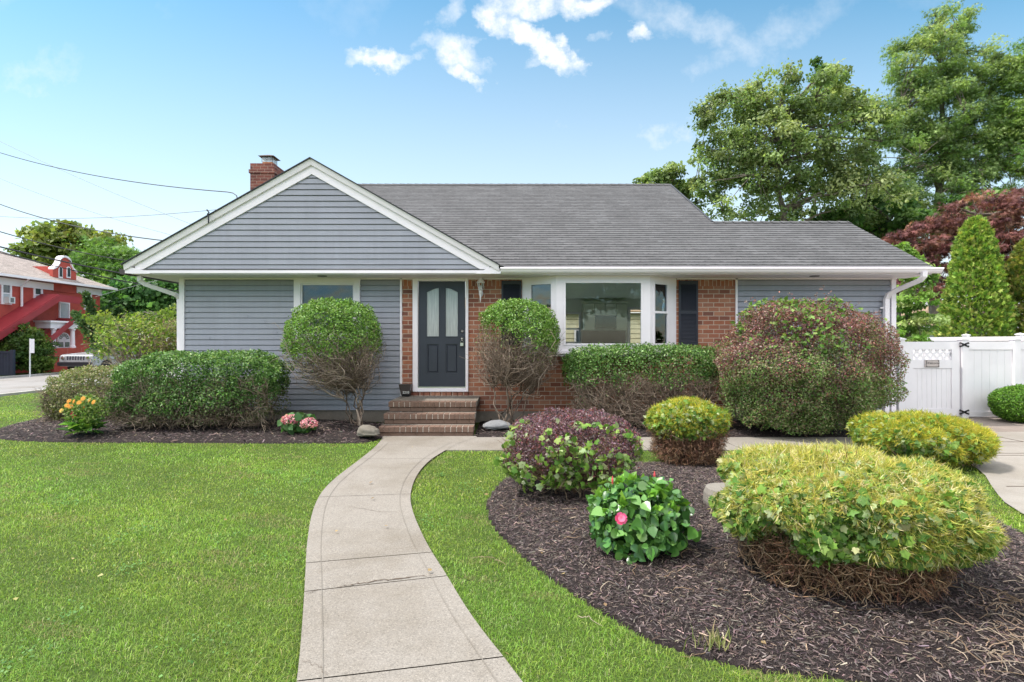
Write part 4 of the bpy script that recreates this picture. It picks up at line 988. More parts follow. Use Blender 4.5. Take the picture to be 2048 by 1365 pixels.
for k in range(7):
    a0, a1 = math.pi*(k+.12)/7, math.pi*(k+.88)/7; m = MB(); m.prism([(RXW+.064,ym+q*math.cos(a),zc+.04+q*math.sin(a)) for q, a in ((.16,a0),(r*.78,a0),(r*.78,a1),(.16,a1))], (.006,0,0)); m.build('pane', M['window_dark'], fw)
for (a, b) in ((-.82,-.12),(.12,.82)): m = MB(); m.box((RXW+.064,ym+r*a,zb_+.05),(RXW+.07,ym+r*b,zc-.12)); m.build('pane', M['window_dark'], fw)
m = MB(); m.box((-27.6,pa-.25,-.3),(-26.4,pb+.5,zb_)); m.build('porch_wall', M['brick_far'], rh)

# street-side things
sf_ = thing('slate_fence', (-26.8, 27.4, -.22), 'slate grey board fence at the left edge across the side street', 'fence')
pA, pB = Vector((-28.2,27.0,-.25)), Vector((-25.95,27.25,-.25)); m = MB(); n = 16
for i in range(n):
    a = pA.lerp(pB, (i+.06)/n); b = pA.lerp(pB, (i+.94)/n); m.prism([a, b, b+Vector((0,.04,0)), a+Vector((0,.04,0))], (0,0,1.26))
m.build('boards', M['bluefence'], sf_)
m = MB(); m.prism([pA+Vector((0,-.04,1.20)), pB+Vector((0,-.04,1.20)), pB+Vector((0,.08,1.20)), pA+Vector((0,.08,1.20))], (0,0,.10)); m.box((-26.0,27.2,-.3),(-25.86,27.34,1.12)); m.build('fence_rail', M['bluefence'], sf_)
x, y, z = at(60, 677, 26.0); m = MB(); sg = thing('street_sign', (x, y, -.22), 'thin grey post with a narrow sign seen edge on before the round bush', 'sign')
m.tube([(x,y,-.25),(x,y,z)], .028, 8); m.build('post', M['ac'], sg); m = MB(); m.prism([(x+.02,y-.03,z-.72),(x+.10,y+.12,z-.72),(x+.12,y+.11,z-.72),(x+.04,y-.04,z-.72)], (0,0,.7)); m.build('sign_plate', M['white'], sg)

# parked car, front towards the camera (local coordinates, +x = right, -y = front)
car = thing('parked_car', (-23.1, 30.3, -.20), 'silver off-road vehicle with a slotted grille parked at the far kerb behind the bushes', 'car', local=True, rz=R(-3)); car['_local'] = 1
W = .93; m = MB()
body = [(-2.35,.42),(-2.38,.62),(-2.34,.98),(-2.2,1.05),(-1.15,1.13),(-.75,1.16),(2.2,1.14),(2.34,1.0),(2.36,.45)]
secs = [(-W, .03), (-W*.99, 0)]
m.prism([(-W, y, z) for y, z in body], (2*W, 0, 0)); bo = m.build('body', M['carpaint'], car, bevel=.05)
m = MB(); cab = [(-.85,1.15),(-.30,1.68),(-.1,1.74),(1.9,1.74),(2.2,1.15)]
m.add([(-W+.05 if z < 1.3 else -W+.17, y, z) for y, z in cab]+[(W-.05 if z < 1.3 else W-.17, y, z) for y, z in cab], [(4,3,2,1,0),(5,6,7,8,9)]+[(i, i+1, i+6, i+5) for i in range(4)]); m.build('cabin', M['window_dark'], car)
m = MB(); m.box((-W+.17,-.12,1.741),(W-.17,1.92,1.79)); m.build('roof_panel', M['carpaint'], car, bevel=.02)
m = MB(); m.box((-W+.02,-2.50,.45),(W-.02,-2.36,.66)); m.build('bumper', M['frame_dark'], car, bevel=.02)
m = MB()
for k in range(7): m.bevbox((-.50+k*.15,-2.372,.76),(-.50+k*.15+.085,-2.33,.97),.01)
m.build('grille', M['window_dark'], car)
for s in (-1,1):
    m = MB(); m.lathe([(0,0),(.10,0),(.09,.03),(0,.045)], (0,0,0), 16); m.v = [(s*.70+v[0], -2.36-v[2], .87+v[1]) for v in m.v]; m.build('headlight', M['steel'], car)
    for yy in (-1.45, 1.45):
        m = MB(); m.lathe([(.2,-.12),(.36,-.12),(.38,-.08),(.38,.08),(.36,.12),(.2,.12)], (0,0,0), 24); m.v = [(s*(W-.06)+v[2], yy+v[0], .38+v[1]) for v in m.v]; wh = m.build('wheel', M['tyre'], car)
        m = MB(); m.lathe([(0,-.10),(.2,-.10),(.2,.10),(0,.10)], (0,0,0), 16); m.v = [(s*(W-.06)+v[2], yy+v[0], .38+v[1]) for v in m.v]; m.build('rim', M['steel'], wh)

# overhead cables
def cable(a, b, sag, r, lab, mat='wire', extra=None, grp='overhead cables on the left'):
    A, B = Vector(at(*a)), Vector(at(*b)); P = [A.lerp(B, t)-Vector((0,0,4*sag*t*(1-t))) for t in np.linspace(0, 1, 28)]
    if extra: P += [Vector(at(*q)) for q in extra]
    m = MB(); m.tube(P, r, 5); o = m.build('overhead_cable', M[mat]); tag(o, lab, 'cable', grp)
cable((-120,262,16), (455,384,10.5), .30, .010, 'wavy service cable reaching the roof slope left of the chimney', extra=[(466,386,10.45),(473,391,10.4),(475,400,10.35)])
cable((-120,222,26), (430,466,24), .25, .010, 'thin pale wire falling steeply across the sky to the gable slope', 'palewire')
cable((-120,305,26), (400,484,24), .35, .010, 'faint wire crossing the sky above the dark twisted one', 'palewire')
cable((-120,355,15), (335,482,10.2), .28, .011, 'twisted dark cable ending at the lower gable slope')
cable((-200,398,20), (436,419,9.7), .40, .006, 'nearly level wire clipped to the small hook on the roof edge', 'palewire')
cable((-150,414,22), (300,528,26), .30, .022, 'dark cable passing in front of the yellow-green tree top', extra=None)
cable((-150,458,22), (420,590,30), .35, .020, 'dark cable just above the mission gable of the red house')
cable((-150,455,21), (420,574,30), .25, .034, 'thickest black cable crossing the red house roof')
cable((-150,466,21.4), (420,592,30.4), .22, .022, 'black cable running right under the thickest one')
cable((190,594,27), (420,540,27), -.10, .010, 'pale thin line rising from the red house eave towards the downspout', 'palewire')
# ------------------------------------------------------------------ vegetation builders (numpy)
def nrm(v): return v/np.maximum(np.linalg.norm(v, axis=-1, keepdims=True), 1e-9)
def template(kind):
    if kind == 'oval':   V = [(0,0,0),(.30,.45,.07),(0,1,-.03),(-.30,.45,.07)]; T = [(0,1,2),(0,2,3)]
    elif kind == 'wide': V = [(0,0,0),(.42,.45,.08),(0,1,-.05),(-.42,.45,.08)]; T = [(0,1,2),(0,2,3)]
    elif kind == 'heart':
        V = [(0,0,0),(.34,.12,.05),(.46,.38,.09),(.28,.72,.05),(0,1,-.10),(-.28,.72,.05),(-.46,.38,.09),(-.34,.12,.05),(0,.45,-.02)]
        T = [(8,i,i+1) for i in range(0,7)]+[(8,7,0)]
    elif kind == 'ivy':
        V = [(0,0,0),(.20,-.08,.0),(.50,.06,-.06),(.40,.32,.03),(.52,.58,-.08),(.27,.66,.02),(0,1,-.12),(-.27,.66,.02),(-.52,.58,-.08),(-.40,.32,.03),(-.50,.06,-.06),(-.20,-.08,0),(0,.35,.07)]
        T = [(12,i,(i+1)%12) for i in range(12)]
    elif kind == 'needle': V = [(-.045,0,0),(.045,0,0),(.03,.55,.06),(-.03,.55,.06),(0,1,-.05)]; T = [(0,1,2),(0,2,3),(3,2,4)]
    elif kind == 'thread': V = [(-.034,0,0),(.034,0,0),(.03,.5,.10),(-.03,.5,.10),(.06,1,.02)]; T = [(0,1,2),(0,2,3),(3,2,4)]
    elif kind == 'spray':  # flat feathery spray
        V = [(0,0,0),(.10,.30,.02),(.34,.52,-.02),(.12,.55,.02),(.26,.82,-.03),(.05,.75,0),(0,1.05,-.04),(-.05,.75,0),(-.26,.82,-.03),(-.12,.55,.02),(-.34,.52,-.02),(-.10,.30,.02)]
        T = [(0,1,11),(1,2,3),(1,3,9),(1,9,11),(11,9,10),(3,4,5),(3,5,7),(3,7,9),(9,7,8),(5,6,7)]
    elif kind == 'palm':   # narrow lobed leaf
        V = [(0,0,0),(.10,.3,.02),(.55,.45,-.05),(.12,.42,.02),(.38,.85,-.06),(.05,.5,.02),(0,1.1,-.08),(-.05,.5,.02),(-.38,.85,-.06),(-.12,.42,.02),(-.55,.45,-.05),(-.10,.3,.02)]
        T = [(0,1,11),(1,2,3),(3,4,5),(5,6,7),(7,8,9),(9,10,11),(1,3,11),(3,9,11),(3,5,9),(5,7,9)]
    return np.array(V, float), np.array(T)
def palette(n, cols, w=None, jit=.18, rng=RNG):
    c = np.array(cols, float); i = rng.choice(len(c), n, p=None if w is None else np.array(w)/np.sum(w))
    return np.clip(c[i]*(1+rng.normal(0, jit, (n,1)))*(1+rng.normal(0, jit*.3, (n,3))), .003, .85)
def leaf_arrays(P, N, size, kind, spread=.7, droop=0, rng=RNG, upright=0, szj=.25):
    n = len(P); V, T = template(kind)
    nn = nrm(nrm(N)+rng.normal(0, spread, (n,3))+np.array([0,0,upright])); r = rng.normal(size=(n,3)); r[:,2] += -droop
    y = nrm(r-nn*np.sum(r*nn, 1, keepdims=True)); x = np.cross(y, nn); s = (size*(1+rng.normal(0, szj, n)).clip(.45, 1.7))[:,None,None]
    W = P[:,None,:]+s*(V[None,:,0:1]*x[:,None,:]+V[None,:,1:2]*y[:,None,:]+V[None,:,2:3]*nn[:,None,:])
    TT = T[None]+(np.arange(n)*len(V))[:,None,None]
    return W.reshape(-1,3), TT.reshape(-1,3), len(V)
def dir_arrays(P, D, size, kind, rng=RNG, spread=.35, szj=.3):      # leaves whose long axis follows D
    n = len(P); V, T = template(kind); y = nrm(nrm(D)+rng.normal(0, spread, (n,3))); r = rng.normal(size=(n,3))
    nn = nrm(r-y*np.sum(r*y, 1, keepdims=True)); x = np.cross(y, nn); s = (size*(1+rng.normal(0, szj, n)).clip(.4, 1.8))[:,None,None]
    W = P[:,None,:]+s*(V[None,:,0:1]*x[:,None,:]+V[None,:,1:2]*y[:,None,:]+V[None,:,2:3]*nn[:,None,:])
    TT = T[None]+(np.arange(n)*len(V))[:,None,None]
    return W.reshape(-1,3), TT.reshape(-1,3), len(V)
class LB:                                 # leaf batch collector
    def __init__(s): s.V = []; s.T = []; s.C = []; s.o = 0
    def put(s, arr, colr):
        V, T, k = arr; s.V.append(V); s.T.append(T+s.o); s.C.append(np.repeat(colr, k, axis=0)); s.o += len(V)
    def build(s, name, mat, parent=None): return np_mesh(name, np.concatenate(s.V), np.concatenate(s.T), mat, parent, np.concatenate(s.C))
def shell(n, c, r, p=2.0, zlo=-1.0, zhi=1.0, depth=.22, bump=.06, bs=3.0, seed=0, rng=RNG, relief=0.0, rs=.09):
    """points and normals in the outer layer of a superellipsoid"""
    D = nrm(rng.normal(size=(n*4,3))); k = (np.abs(D)**p).sum(1)**(-1/p); S = D*k[:,None]
    # even out density: keep by local area of a box-like form
    keep = (S[:,2] >= zlo) & (S[:,2] <= zhi); w = (np.linalg.norm(S, axis=1)**3); keep &= rng.random(len(S)) < w/w.max()
    S = S[keep][:n]; N = nrm(np.sign(S)*np.abs(S)**(p-1)/np.array(r)); b = 1+bump*vnoise(S, bs, seed)
    if relief: h = vnoise(S*np.array(r), 1/rs*.55, seed+77); b = b*(1-relief/min(r)*np.clip(-.05-h, 0, 1.3))
    d = 1-depth*rng.random(len(S))**1.6; return np.array(c)+S*np.array(r)*(b*d)[:,None], N
def twig_tubes(paths, rads, cols, sides=3):
    V = []; T = []; C = []; o = 0
    for P, r, c in zip(paths, rads, cols):
        P = np.asarray(P); m = len(P); t = np.gradient(P, axis=0); t = nrm(t); ref = np.where(np.abs(t[:,2:3]) < .9, [[0,0,1.]], [[1.,0,0]])
        a = nrm(np.cross(t, ref)); b = np.cross(t, a); th = np.arange(sides)*2*math.pi/sides; rr = np.linspace(r[0], r[1], m)
        ring = P[:,None,:]+(a[:,None,:]*np.cos(th)[None,:,None]+b[:,None,:]*np.sin(th)[None,:,None])*rr[:,None,None]
        V.append(ring.reshape(-1,3)); i = np.arange(m-1)[:,None]*sides+np.arange(sides)[None]; j = np.arange(m-1)[:,None]*sides+(np.arange(sides)[None]+1)%sides
        T.append(np.concatenate([np.stack([i,j,j+sides],-1).reshape(-1,3), np.stack([i,j+sides,i+sides],-1).reshape(-1,3)])+o); o += m*sides; C.append(np.tile(c, (m*sides,1)))
    return np.concatenate(V), np.concatenate(T), np.concatenate(C)
def wiggle(a, b, n, amp, rng, sag=0):
    t = np.linspace(0, 1, n)[:,None]; P = a+(b-a)*t; L = np.linalg.norm(b-a); w = np.cumsum(rng.normal(size=(n,3)), 0); w -= w[0]+(w[-1]-w[0])*t
    P = P+w*amp*L/math.sqrt(n); P[:,2] -= (sag*4*t*(1-t))[:,0]; return P
def chaikin(P, it=2):
    for _ in range(it): P = np.concatenate([P[:1], np.stack([P[:-1]*.75+P[1:]*.25, P[:-1]*.25+P[1:]*.75], 1).reshape(-1,3), P[-1:]])
    return P
TW = [(.20,.15,.11),(.15,.11,.08),(.28,.22,.17),(.11,.075,.055)]
TWR = [(.24,.13,.075),(.15,.075,.045),(.32,.20,.12),(.10,.055,.035),(.34,.25,.17)]
def twigs(name, root, base, targets, r0=.012, r1=.0025, cols=TW, n2=2, amp=.12, parent=None, rng=RNG, seg=7, sidelen=.22, stems=6, stem_r=.02, spreadb=.06, zsplit=.35, sag=0):
    """main stems from the base, each feeding branches that run to the target points, with side shoots"""
    base = np.array(base, float); paths = []; rads = []; C = []; targets = np.asarray(targets)
    cen = targets.mean(0); nodes = []
    for k in range(stems):
        a = base+np.r_[rng.normal(0, spreadb, 2), 0]; tt = targets[rng.integers(len(targets))]; e = a+(tt-a)*np.array([.45,.45,.55])*rng.uniform(.7, 1.0)
        P = wiggle(a, e, 8, amp*.6, rng); paths.append(P); rads.append((stem_r, stem_r*.5)); C.append(np.array(cols[rng.integers(len(cols))])*rng.uniform(.8,1.15)); nodes += [p for p in P[2:]]
    nodes = np.array(nodes)
    for t in targets:
        d = np.linalg.norm(nodes-t, axis=1)+rng.random(len(nodes))*.25; a = nodes[np.argmin(d)]
        P = wiggle(a, t, seg, amp, rng, sag); paths.append(P); rads.append((r0*rng.uniform(.6,1.1), r1)); c = np.array(cols[rng.integers(len(cols))])*rng.uniform(.75,1.2); C.append(c)
        for q in range(n2):
            i = rng.integers(1, seg); dd = nrm(nrm(t-a)+rng.normal(0,.8,3))*sidelen*rng.uniform(.4,1.2); paths.append(wiggle(P[i], P[i]+dd, 4, amp, rng)); rads.append((r0*.4, r1*.7)); C.append(c*rng.uniform(.85,1.15))
    V, T, Cc = twig_tubes(paths, rads, C); return np_mesh(name, V, T, M['twig'], parent, Cc)

GREEN = [(.035,.085,.018),(.055,.13,.022),(.09,.19,.035),(.13,.25,.05)]
DGREEN = [(.06,.125,.04),(.09,.18,.05),(.13,.24,.065),(.20,.31,.10)]
def shrub(name, label, cat, loc, group=None): return thing(name, loc, label, cat, group)

# ---- lollipop shrubs in front of the wall
def topiary(x, y, zb, rx, ry, zc, rz, bx, seed, label, cut, nleaf):
    rng = np.random.default_rng(seed); t = shrub('lollipop_shrub', label, 'shrub', (bx, y, zb))
    P, N = shell(nleaf, (x, y, zc), (rx, ry, rz), 2.35, -1, 1, .16, .05, 5, seed, rng, .13, .085)
    u = (P-np.array((x, y, zc)))/np.array((rx, ry, rz)); lim = cut(u[:,0])+.10*vnoise(P, 6, seed)+rng.normal(0,.07,len(P)); k = u[:,2] > lim
    lb = LB(); lb.put(leaf_arrays(P[k], N[k], .036, 'oval', .75, rng=rng), palette(k.sum(), [(.07,.14,.025),(.12,.23,.035),(.19,.33,.06),(.32,.45,.18)], [3,4,4,2], .22, rng)); 
    kk = (~k) & (rng.random(len(P)) < .42*np.exp(-(lim-u[:,2])/.22)); 
    if kk.any(): lb.put(leaf_arrays(P[kk], N[kk], .028, 'oval', .9, rng=rng), palette(kk.sum(), [(.20,.26,.08),(.11,.18,.04),(.26,.24,.13)], None, .2, rng))
    lb.build('foliage', M['leaf'], t)
    D = nrm(rng.normal(size=(1800,3))); D = D/((np.abs(D)**2.35).sum(1)**(1/2.35))[:,None]; D = D[(D[:,2] < .25) & (D[:,2] > -.93)][:460]; Tt = np.array((x, y, zc))+D*np.array((rx, ry, rz))*(1-.5*rng.random(len(D))**2.2)[:,None]
    twigs('stems', t, (bx, y, zb), Tt, .0085, .0022, [(.27,.205,.16),(.20,.15,.115),(.38,.30,.24),(.15,.11,.085)], 5, .26, t, rng, stems=9, stem_r=.021, sidelen=.20, spreadb=.05)
topiary(-3.14, 9.28, .085, .835, .78, 1.56, .77, -2.72, 11, 'tall rounded shrub before the left window, green crown over bare branches', lambda u: -.24+.12*u*u+.10*u, 30000)
topiary(.10, 9.30, .085, .735, .74, 1.62, .70, -.06, 12, 'smaller rounded shrub right of the steps, half bare below its green cap', lambda u: .10-.42*u, 30000)

# ---- clipped hedges
def hedge(label, c, r, p, cutf, seed, n, leafcol, twcol, base_z, ntw, leafsz=.036, greylow=.3, slump=0):
    rng = np.random.default_rng(seed); t = shrub('clipped_hedge', label, 'hedge', (c[0], c[1], base_z))
    P, N = shell(n, c, r, p, -1, 1, .18, .06, 4.5, seed, rng, .13, .09); P[:,2] -= np.clip((c[0]-.45*r[0]-P[:,0])/r[0], 0, 1)**1.5*slump*np.clip((P[:,2]-base_z)/r[2], 0, 1); u = (P-np.array(c))/np.array(r); lim = cutf(u[:,0])+.16*vnoise(P, 4, seed)+rng.normal(0,.09,len(P))
    back = (N[:,1] > .55); k = (u[:,2] > lim) & ~(back & (rng.random(len(P)) < .5)); lb = LB()
    lb.put(leaf_arrays(P[k], N[k], leafsz, 'oval', .8, rng=rng), palette(k.sum(), leafcol, [3,4,3,1.3], .2, rng))
    kk = (~k) & (rng.random(len(P)) < greylow)
    if kk.any(): lb.put(leaf_arrays(P[kk], N[kk], leafsz*.85, 'oval', .9, rng=rng), palette(kk.sum(), [(.16,.17,.09),(.10,.13,.05),(.24,.22,.14)], None, .2, rng))
    lb.build('foliage', M['leaf'], t); paths = []; nst = 9
    zs = rng.uniform(-.98, .35, ntw); Tt = np.c_[rng.uniform(-.96,.96,ntw), np.where(rng.random(ntw) < .7, rng.uniform(-.98,-.6,ntw), rng.uniform(-.6,.8,ntw)), zs]*np.array(r)+np.array(c)
    Tt[:,2] = np.maximum(Tt[:,2], base_z+.03)
    rngx = np.linspace(-.82, .82, nst)*r[0]+c[0]; V = []; T = []; C = []; o = 0
    allp = []; allr = []; allc = []
    for bx in rngx:
        sel = Tt[np.abs(Tt[:,0]-bx) < r[0]*.30]; sel = sel[rng.random(len(sel)) < .33]
        if len(sel) < 3: continue
        b0 = np.array((bx+rng.normal(0,.05), c[1]+rng.normal(0,.1), base_z-.02)); nodes = []
        for k2 in range(4):
            e = b0+(sel[rng.integers(len(sel))]-b0)*.6+np.array((0,0,.15)); Pp = wiggle(b0, e, 7, .10, rng); allp.append(Pp); allr.append((.017,.009)); allc.append(np.array(twcol[rng.integers(len(twcol))])); nodes += list(Pp[1:])
        nodes = np.array(nodes)
        for q in sel:
            a = nodes[np.argmin(np.linalg.norm(nodes-q,axis=1)+rng.random(len(nodes))*.2)]; Pp = wiggle(a, q, 6, .16, rng); cc = np.array(twcol[rng.integers(len(twcol))])*rng.uniform(.75,1.25)
            allp.append(Pp); allr.append((.0075,.0022)); allc.append(cc)
            for _ in range(3):
                i = rng.integers(1,6); dd = nrm(nrm(q-a+1e-6)+rng.normal(0,.9,3))*rng.uniform(.06,.22); allp.append(wiggle(Pp[i], Pp[i]+dd, 4, .15, rng)); allr.append((.0035,.0016)); allc.append(cc*rng.uniform(.85,1.2))
    V, T, Cc = twig_tubes(allp, allr, allc); np_mesh('stems', V, T, M['twig'], t, Cc); return t
hedge('big dark green clipped hedge left of the pink hydrangea, its right foot bare', (-5.40, 9.13, .77), (1.43, .56, .62), 4.2, lambda u: -.62+.50*np.clip((u+.15)/1.1, 0, 1), 21, 62000,
      [(.055,.12,.032),(.10,.205,.05),(.18,.31,.085),(.34,.45,.24)], [(.19,.14,.105),(.11,.08,.06),(.29,.23,.175)], .06, 1500, .038, .3, .45)
hedge('long clipped hedge under the bay window with a bare twiggy lower half', (2.28, 9.32, .80), (1.36, .50, .70), 5.5, lambda u: .12+0*u, 22, 46000,
      [(.05,.11,.028),(.095,.19,.042),(.165,.29,.075),(.31,.41,.20)], [(.26,.19,.145),(.17,.12,.09),(.36,.28,.22)], .06, 1700, .036, .05)
# low tan-brown hedge at the left end
hedge('low grey-tan thinning hedge at the left end behind the orange flowers', (-8.10, 10.2, .52), (.76, .60, .56), 3.2, lambda u: -.9+0*u, 23, 26000,
      [(.13,.18,.05),(.22,.25,.09),(.32,.29,.17),(.42,.37,.27)], [(.34,.27,.20),(.20,.16,.12)], .05, 900, .036, .6)

# ---- tall leggy shrub left of the house
def leggy():
    rng = np.random.default_rng(31); c = np.array((-8.15, 11.7, 1.42)); t = shrub('leggy_shrub', 'tall loose yellow-green shrub with bare arching stems left of the house corner', 'shrub', (-8.1, 11.7, 0))
    P, N = shell(8000, c, (1.14,.75,.72), 2.2, -.35, 1, .75, .18, 3, 5, rng); w = vnoise(P, 5, 3)+rng.normal(0,.2,len(P))+.35*(P[:,2]-c[2]); k = w > .22
    lb = LB(); lb.put(leaf_arrays(P[k], N[k], .07, 'oval', .9, rng=rng), palette(k.sum(), [(.16,.25,.03),(.25,.36,.05),(.09,.16,.03),(.33,.36,.12)], None, .2, rng))
    k2 = (P[:,0] > c[0]+.45) & ~k; lb.put(leaf_arrays(P[k2], N[k2], .05, 'oval', .9, rng=rng), palette(k2.sum(), [(.28,.21,.12),(.33,.27,.16)], None, .15, rng)); lb.build('foliage', M['leaf_matte'], t)
    Tt = P[rng.integers(0, len(P), 230)]; twigs('stems', t, (-8.0, 11.5, .02), Tt, .013, .004, [(.30,.24,.17),(.22,.17,.12),(.38,.32,.24)], 2, .10, t, rng, stems=12, stem_r=.016, sidelen=.3, spreadb=.35)
leggy()

# ---- barberries
BARB = [(.15,.075,.095),(.21,.115,.135),(.085,.050,.070),(.30,.21,.235),(.27,.085,.095)]
def barberry(label, c, r, p, seed, n, cols, wt, cutz, base, green, twc, ntw, sz, shoots=0, ivy=0, ivyc=None, ivyw=None, bmp=.09, ivs=.05):
    rng = np.random.default_rng(seed); t = shrub('barberry_bush', label, 'shrub', (c[0], c[1], 0)); P, N = shell(n, c, r, p, -1, 1, .24, bmp, 4.2, seed, rng, .12, .10); u = (P-np.array(c))/np.array(r)
    k = u[:,2] > cutz+.14*vnoise(P, 4, seed)+rng.normal(0,.08,len(P)); P2, N2, u2 = P[k], N[k], u[k]; lb = LB(); gmix = green(u2)+.35*vnoise(P2, 3.5, seed+9)+rng.normal(0,.25,len(P2)); gm = gmix > 0
    lb.put(leaf_arrays(P2[~gm], N2[~gm], sz, 'oval', 1.0, rng=rng), palette((~gm).sum(), cols, wt, .25, rng))
    if gm.any(): lb.put(leaf_arrays(P2[gm], N2[gm], sz*1.1, 'oval', 1.0, rng=rng), palette(gm.sum(), [(.13,.235,.065),(.21,.32,.095),(.31,.34,.17),(.26,.21,.14)], None, .22, rng))
    if ivy:
        Pi, Ni = shell(ivy, c, tuple(q*1.02 for q in r), p, -.75, 1, .10, bmp, 4.2, seed, rng); ui = (Pi-np.array(c))/np.array(r); s = ivyw(ui)+.6*vnoise(Pi, 5, seed+4) > rng.normal(.25,.12,len(Pi))
        lb.put(leaf_arrays(Pi[s], Ni[s], ivs, 'ivy' if seed < 45 else 'oval', .75, rng=rng), palette(s.sum(), ivyc, None, .18, rng))
    for q in range(shoots):
        a = nrm(np.r_[rng.normal(0,.6), rng.normal(0,.4), 1.0]); s0 = np.array(c)+a*np.array(r)*.97; L = rng.uniform(.10,.30); m = 26; tt = rng.random(m); pp = s0+(a+np.r_[rng.normal(0,.6,2),0])*L*tt[:,None]+rng.normal(0,.012,(m,3)); lb.put(leaf_arrays(pp, np.tile(a,(m,1)), sz, 'oval', 1.2, rng=rng), palette(m, cols, wt, .2, rng))
    lb.build('foliage', M['leaf_matte'], t); D = nrm(rng.normal(size=(3000,3))); D = D[D[:,2] < .45][:ntw]; Tt = np.array(c)+D*np.array(r)*rng.uniform(.5,.93,(len(D),1)); Tt[:,2] = np.maximum(Tt[:,2], .05)
    twigs('stems', t, base, Tt, .008, .002, twc, 3, .15, t, rng, stems=14, stem_r=.016, sidelen=.2, spreadb=.14)
barberry('low mounded purple barberry with ivy at its skirt, beside the walk', (.60, 5.42, .475), (.70, .60, .385), 2.5, 41, 34000, BARB, [3,3,3,3,1.6], -.30, (.62,5.4,.03),
         lambda u: -.75-.9*u[:,2]+.25*np.abs(u[:,0]), [(.26,.17,.11),(.17,.10,.065),(.34,.25,.17)], 620, .023, 0, 3600, [(.10,.20,.035),(.17,.30,.05),(.28,.38,.10),(.35,.42,.22)], lambda u: -.10-.38*u[:,2]+.30*np.maximum(u[:,0],0))
barberry('huge rounded purple and green barberry at the right end of the house', (4.88, 8.78, 1.16), (1.46, 1.02, 1.12), 2.0, 47, 125000, [(.19,.085,.09),(.28,.13,.125),(.14,.10,.09),(.38,.27,.24),(.42,.17,.15)], [3,3,3,3,1.8], -.99, (4.95,8.75,.03),
         lambda u: .10-.70*u[:,2]-.10*np.abs(u[:,0]), [(.16,.11,.08),(.10,.07,.05),(.25,.19,.15)], 900, .030, 22, 9000, [(.09,.17,.035),(.15,.27,.05),(.24,.34,.10)], lambda u: -.55+1.05*u[:,2]-.25*np.abs(u[:,0]+.05)-.2*u[:,1], .13, .075)

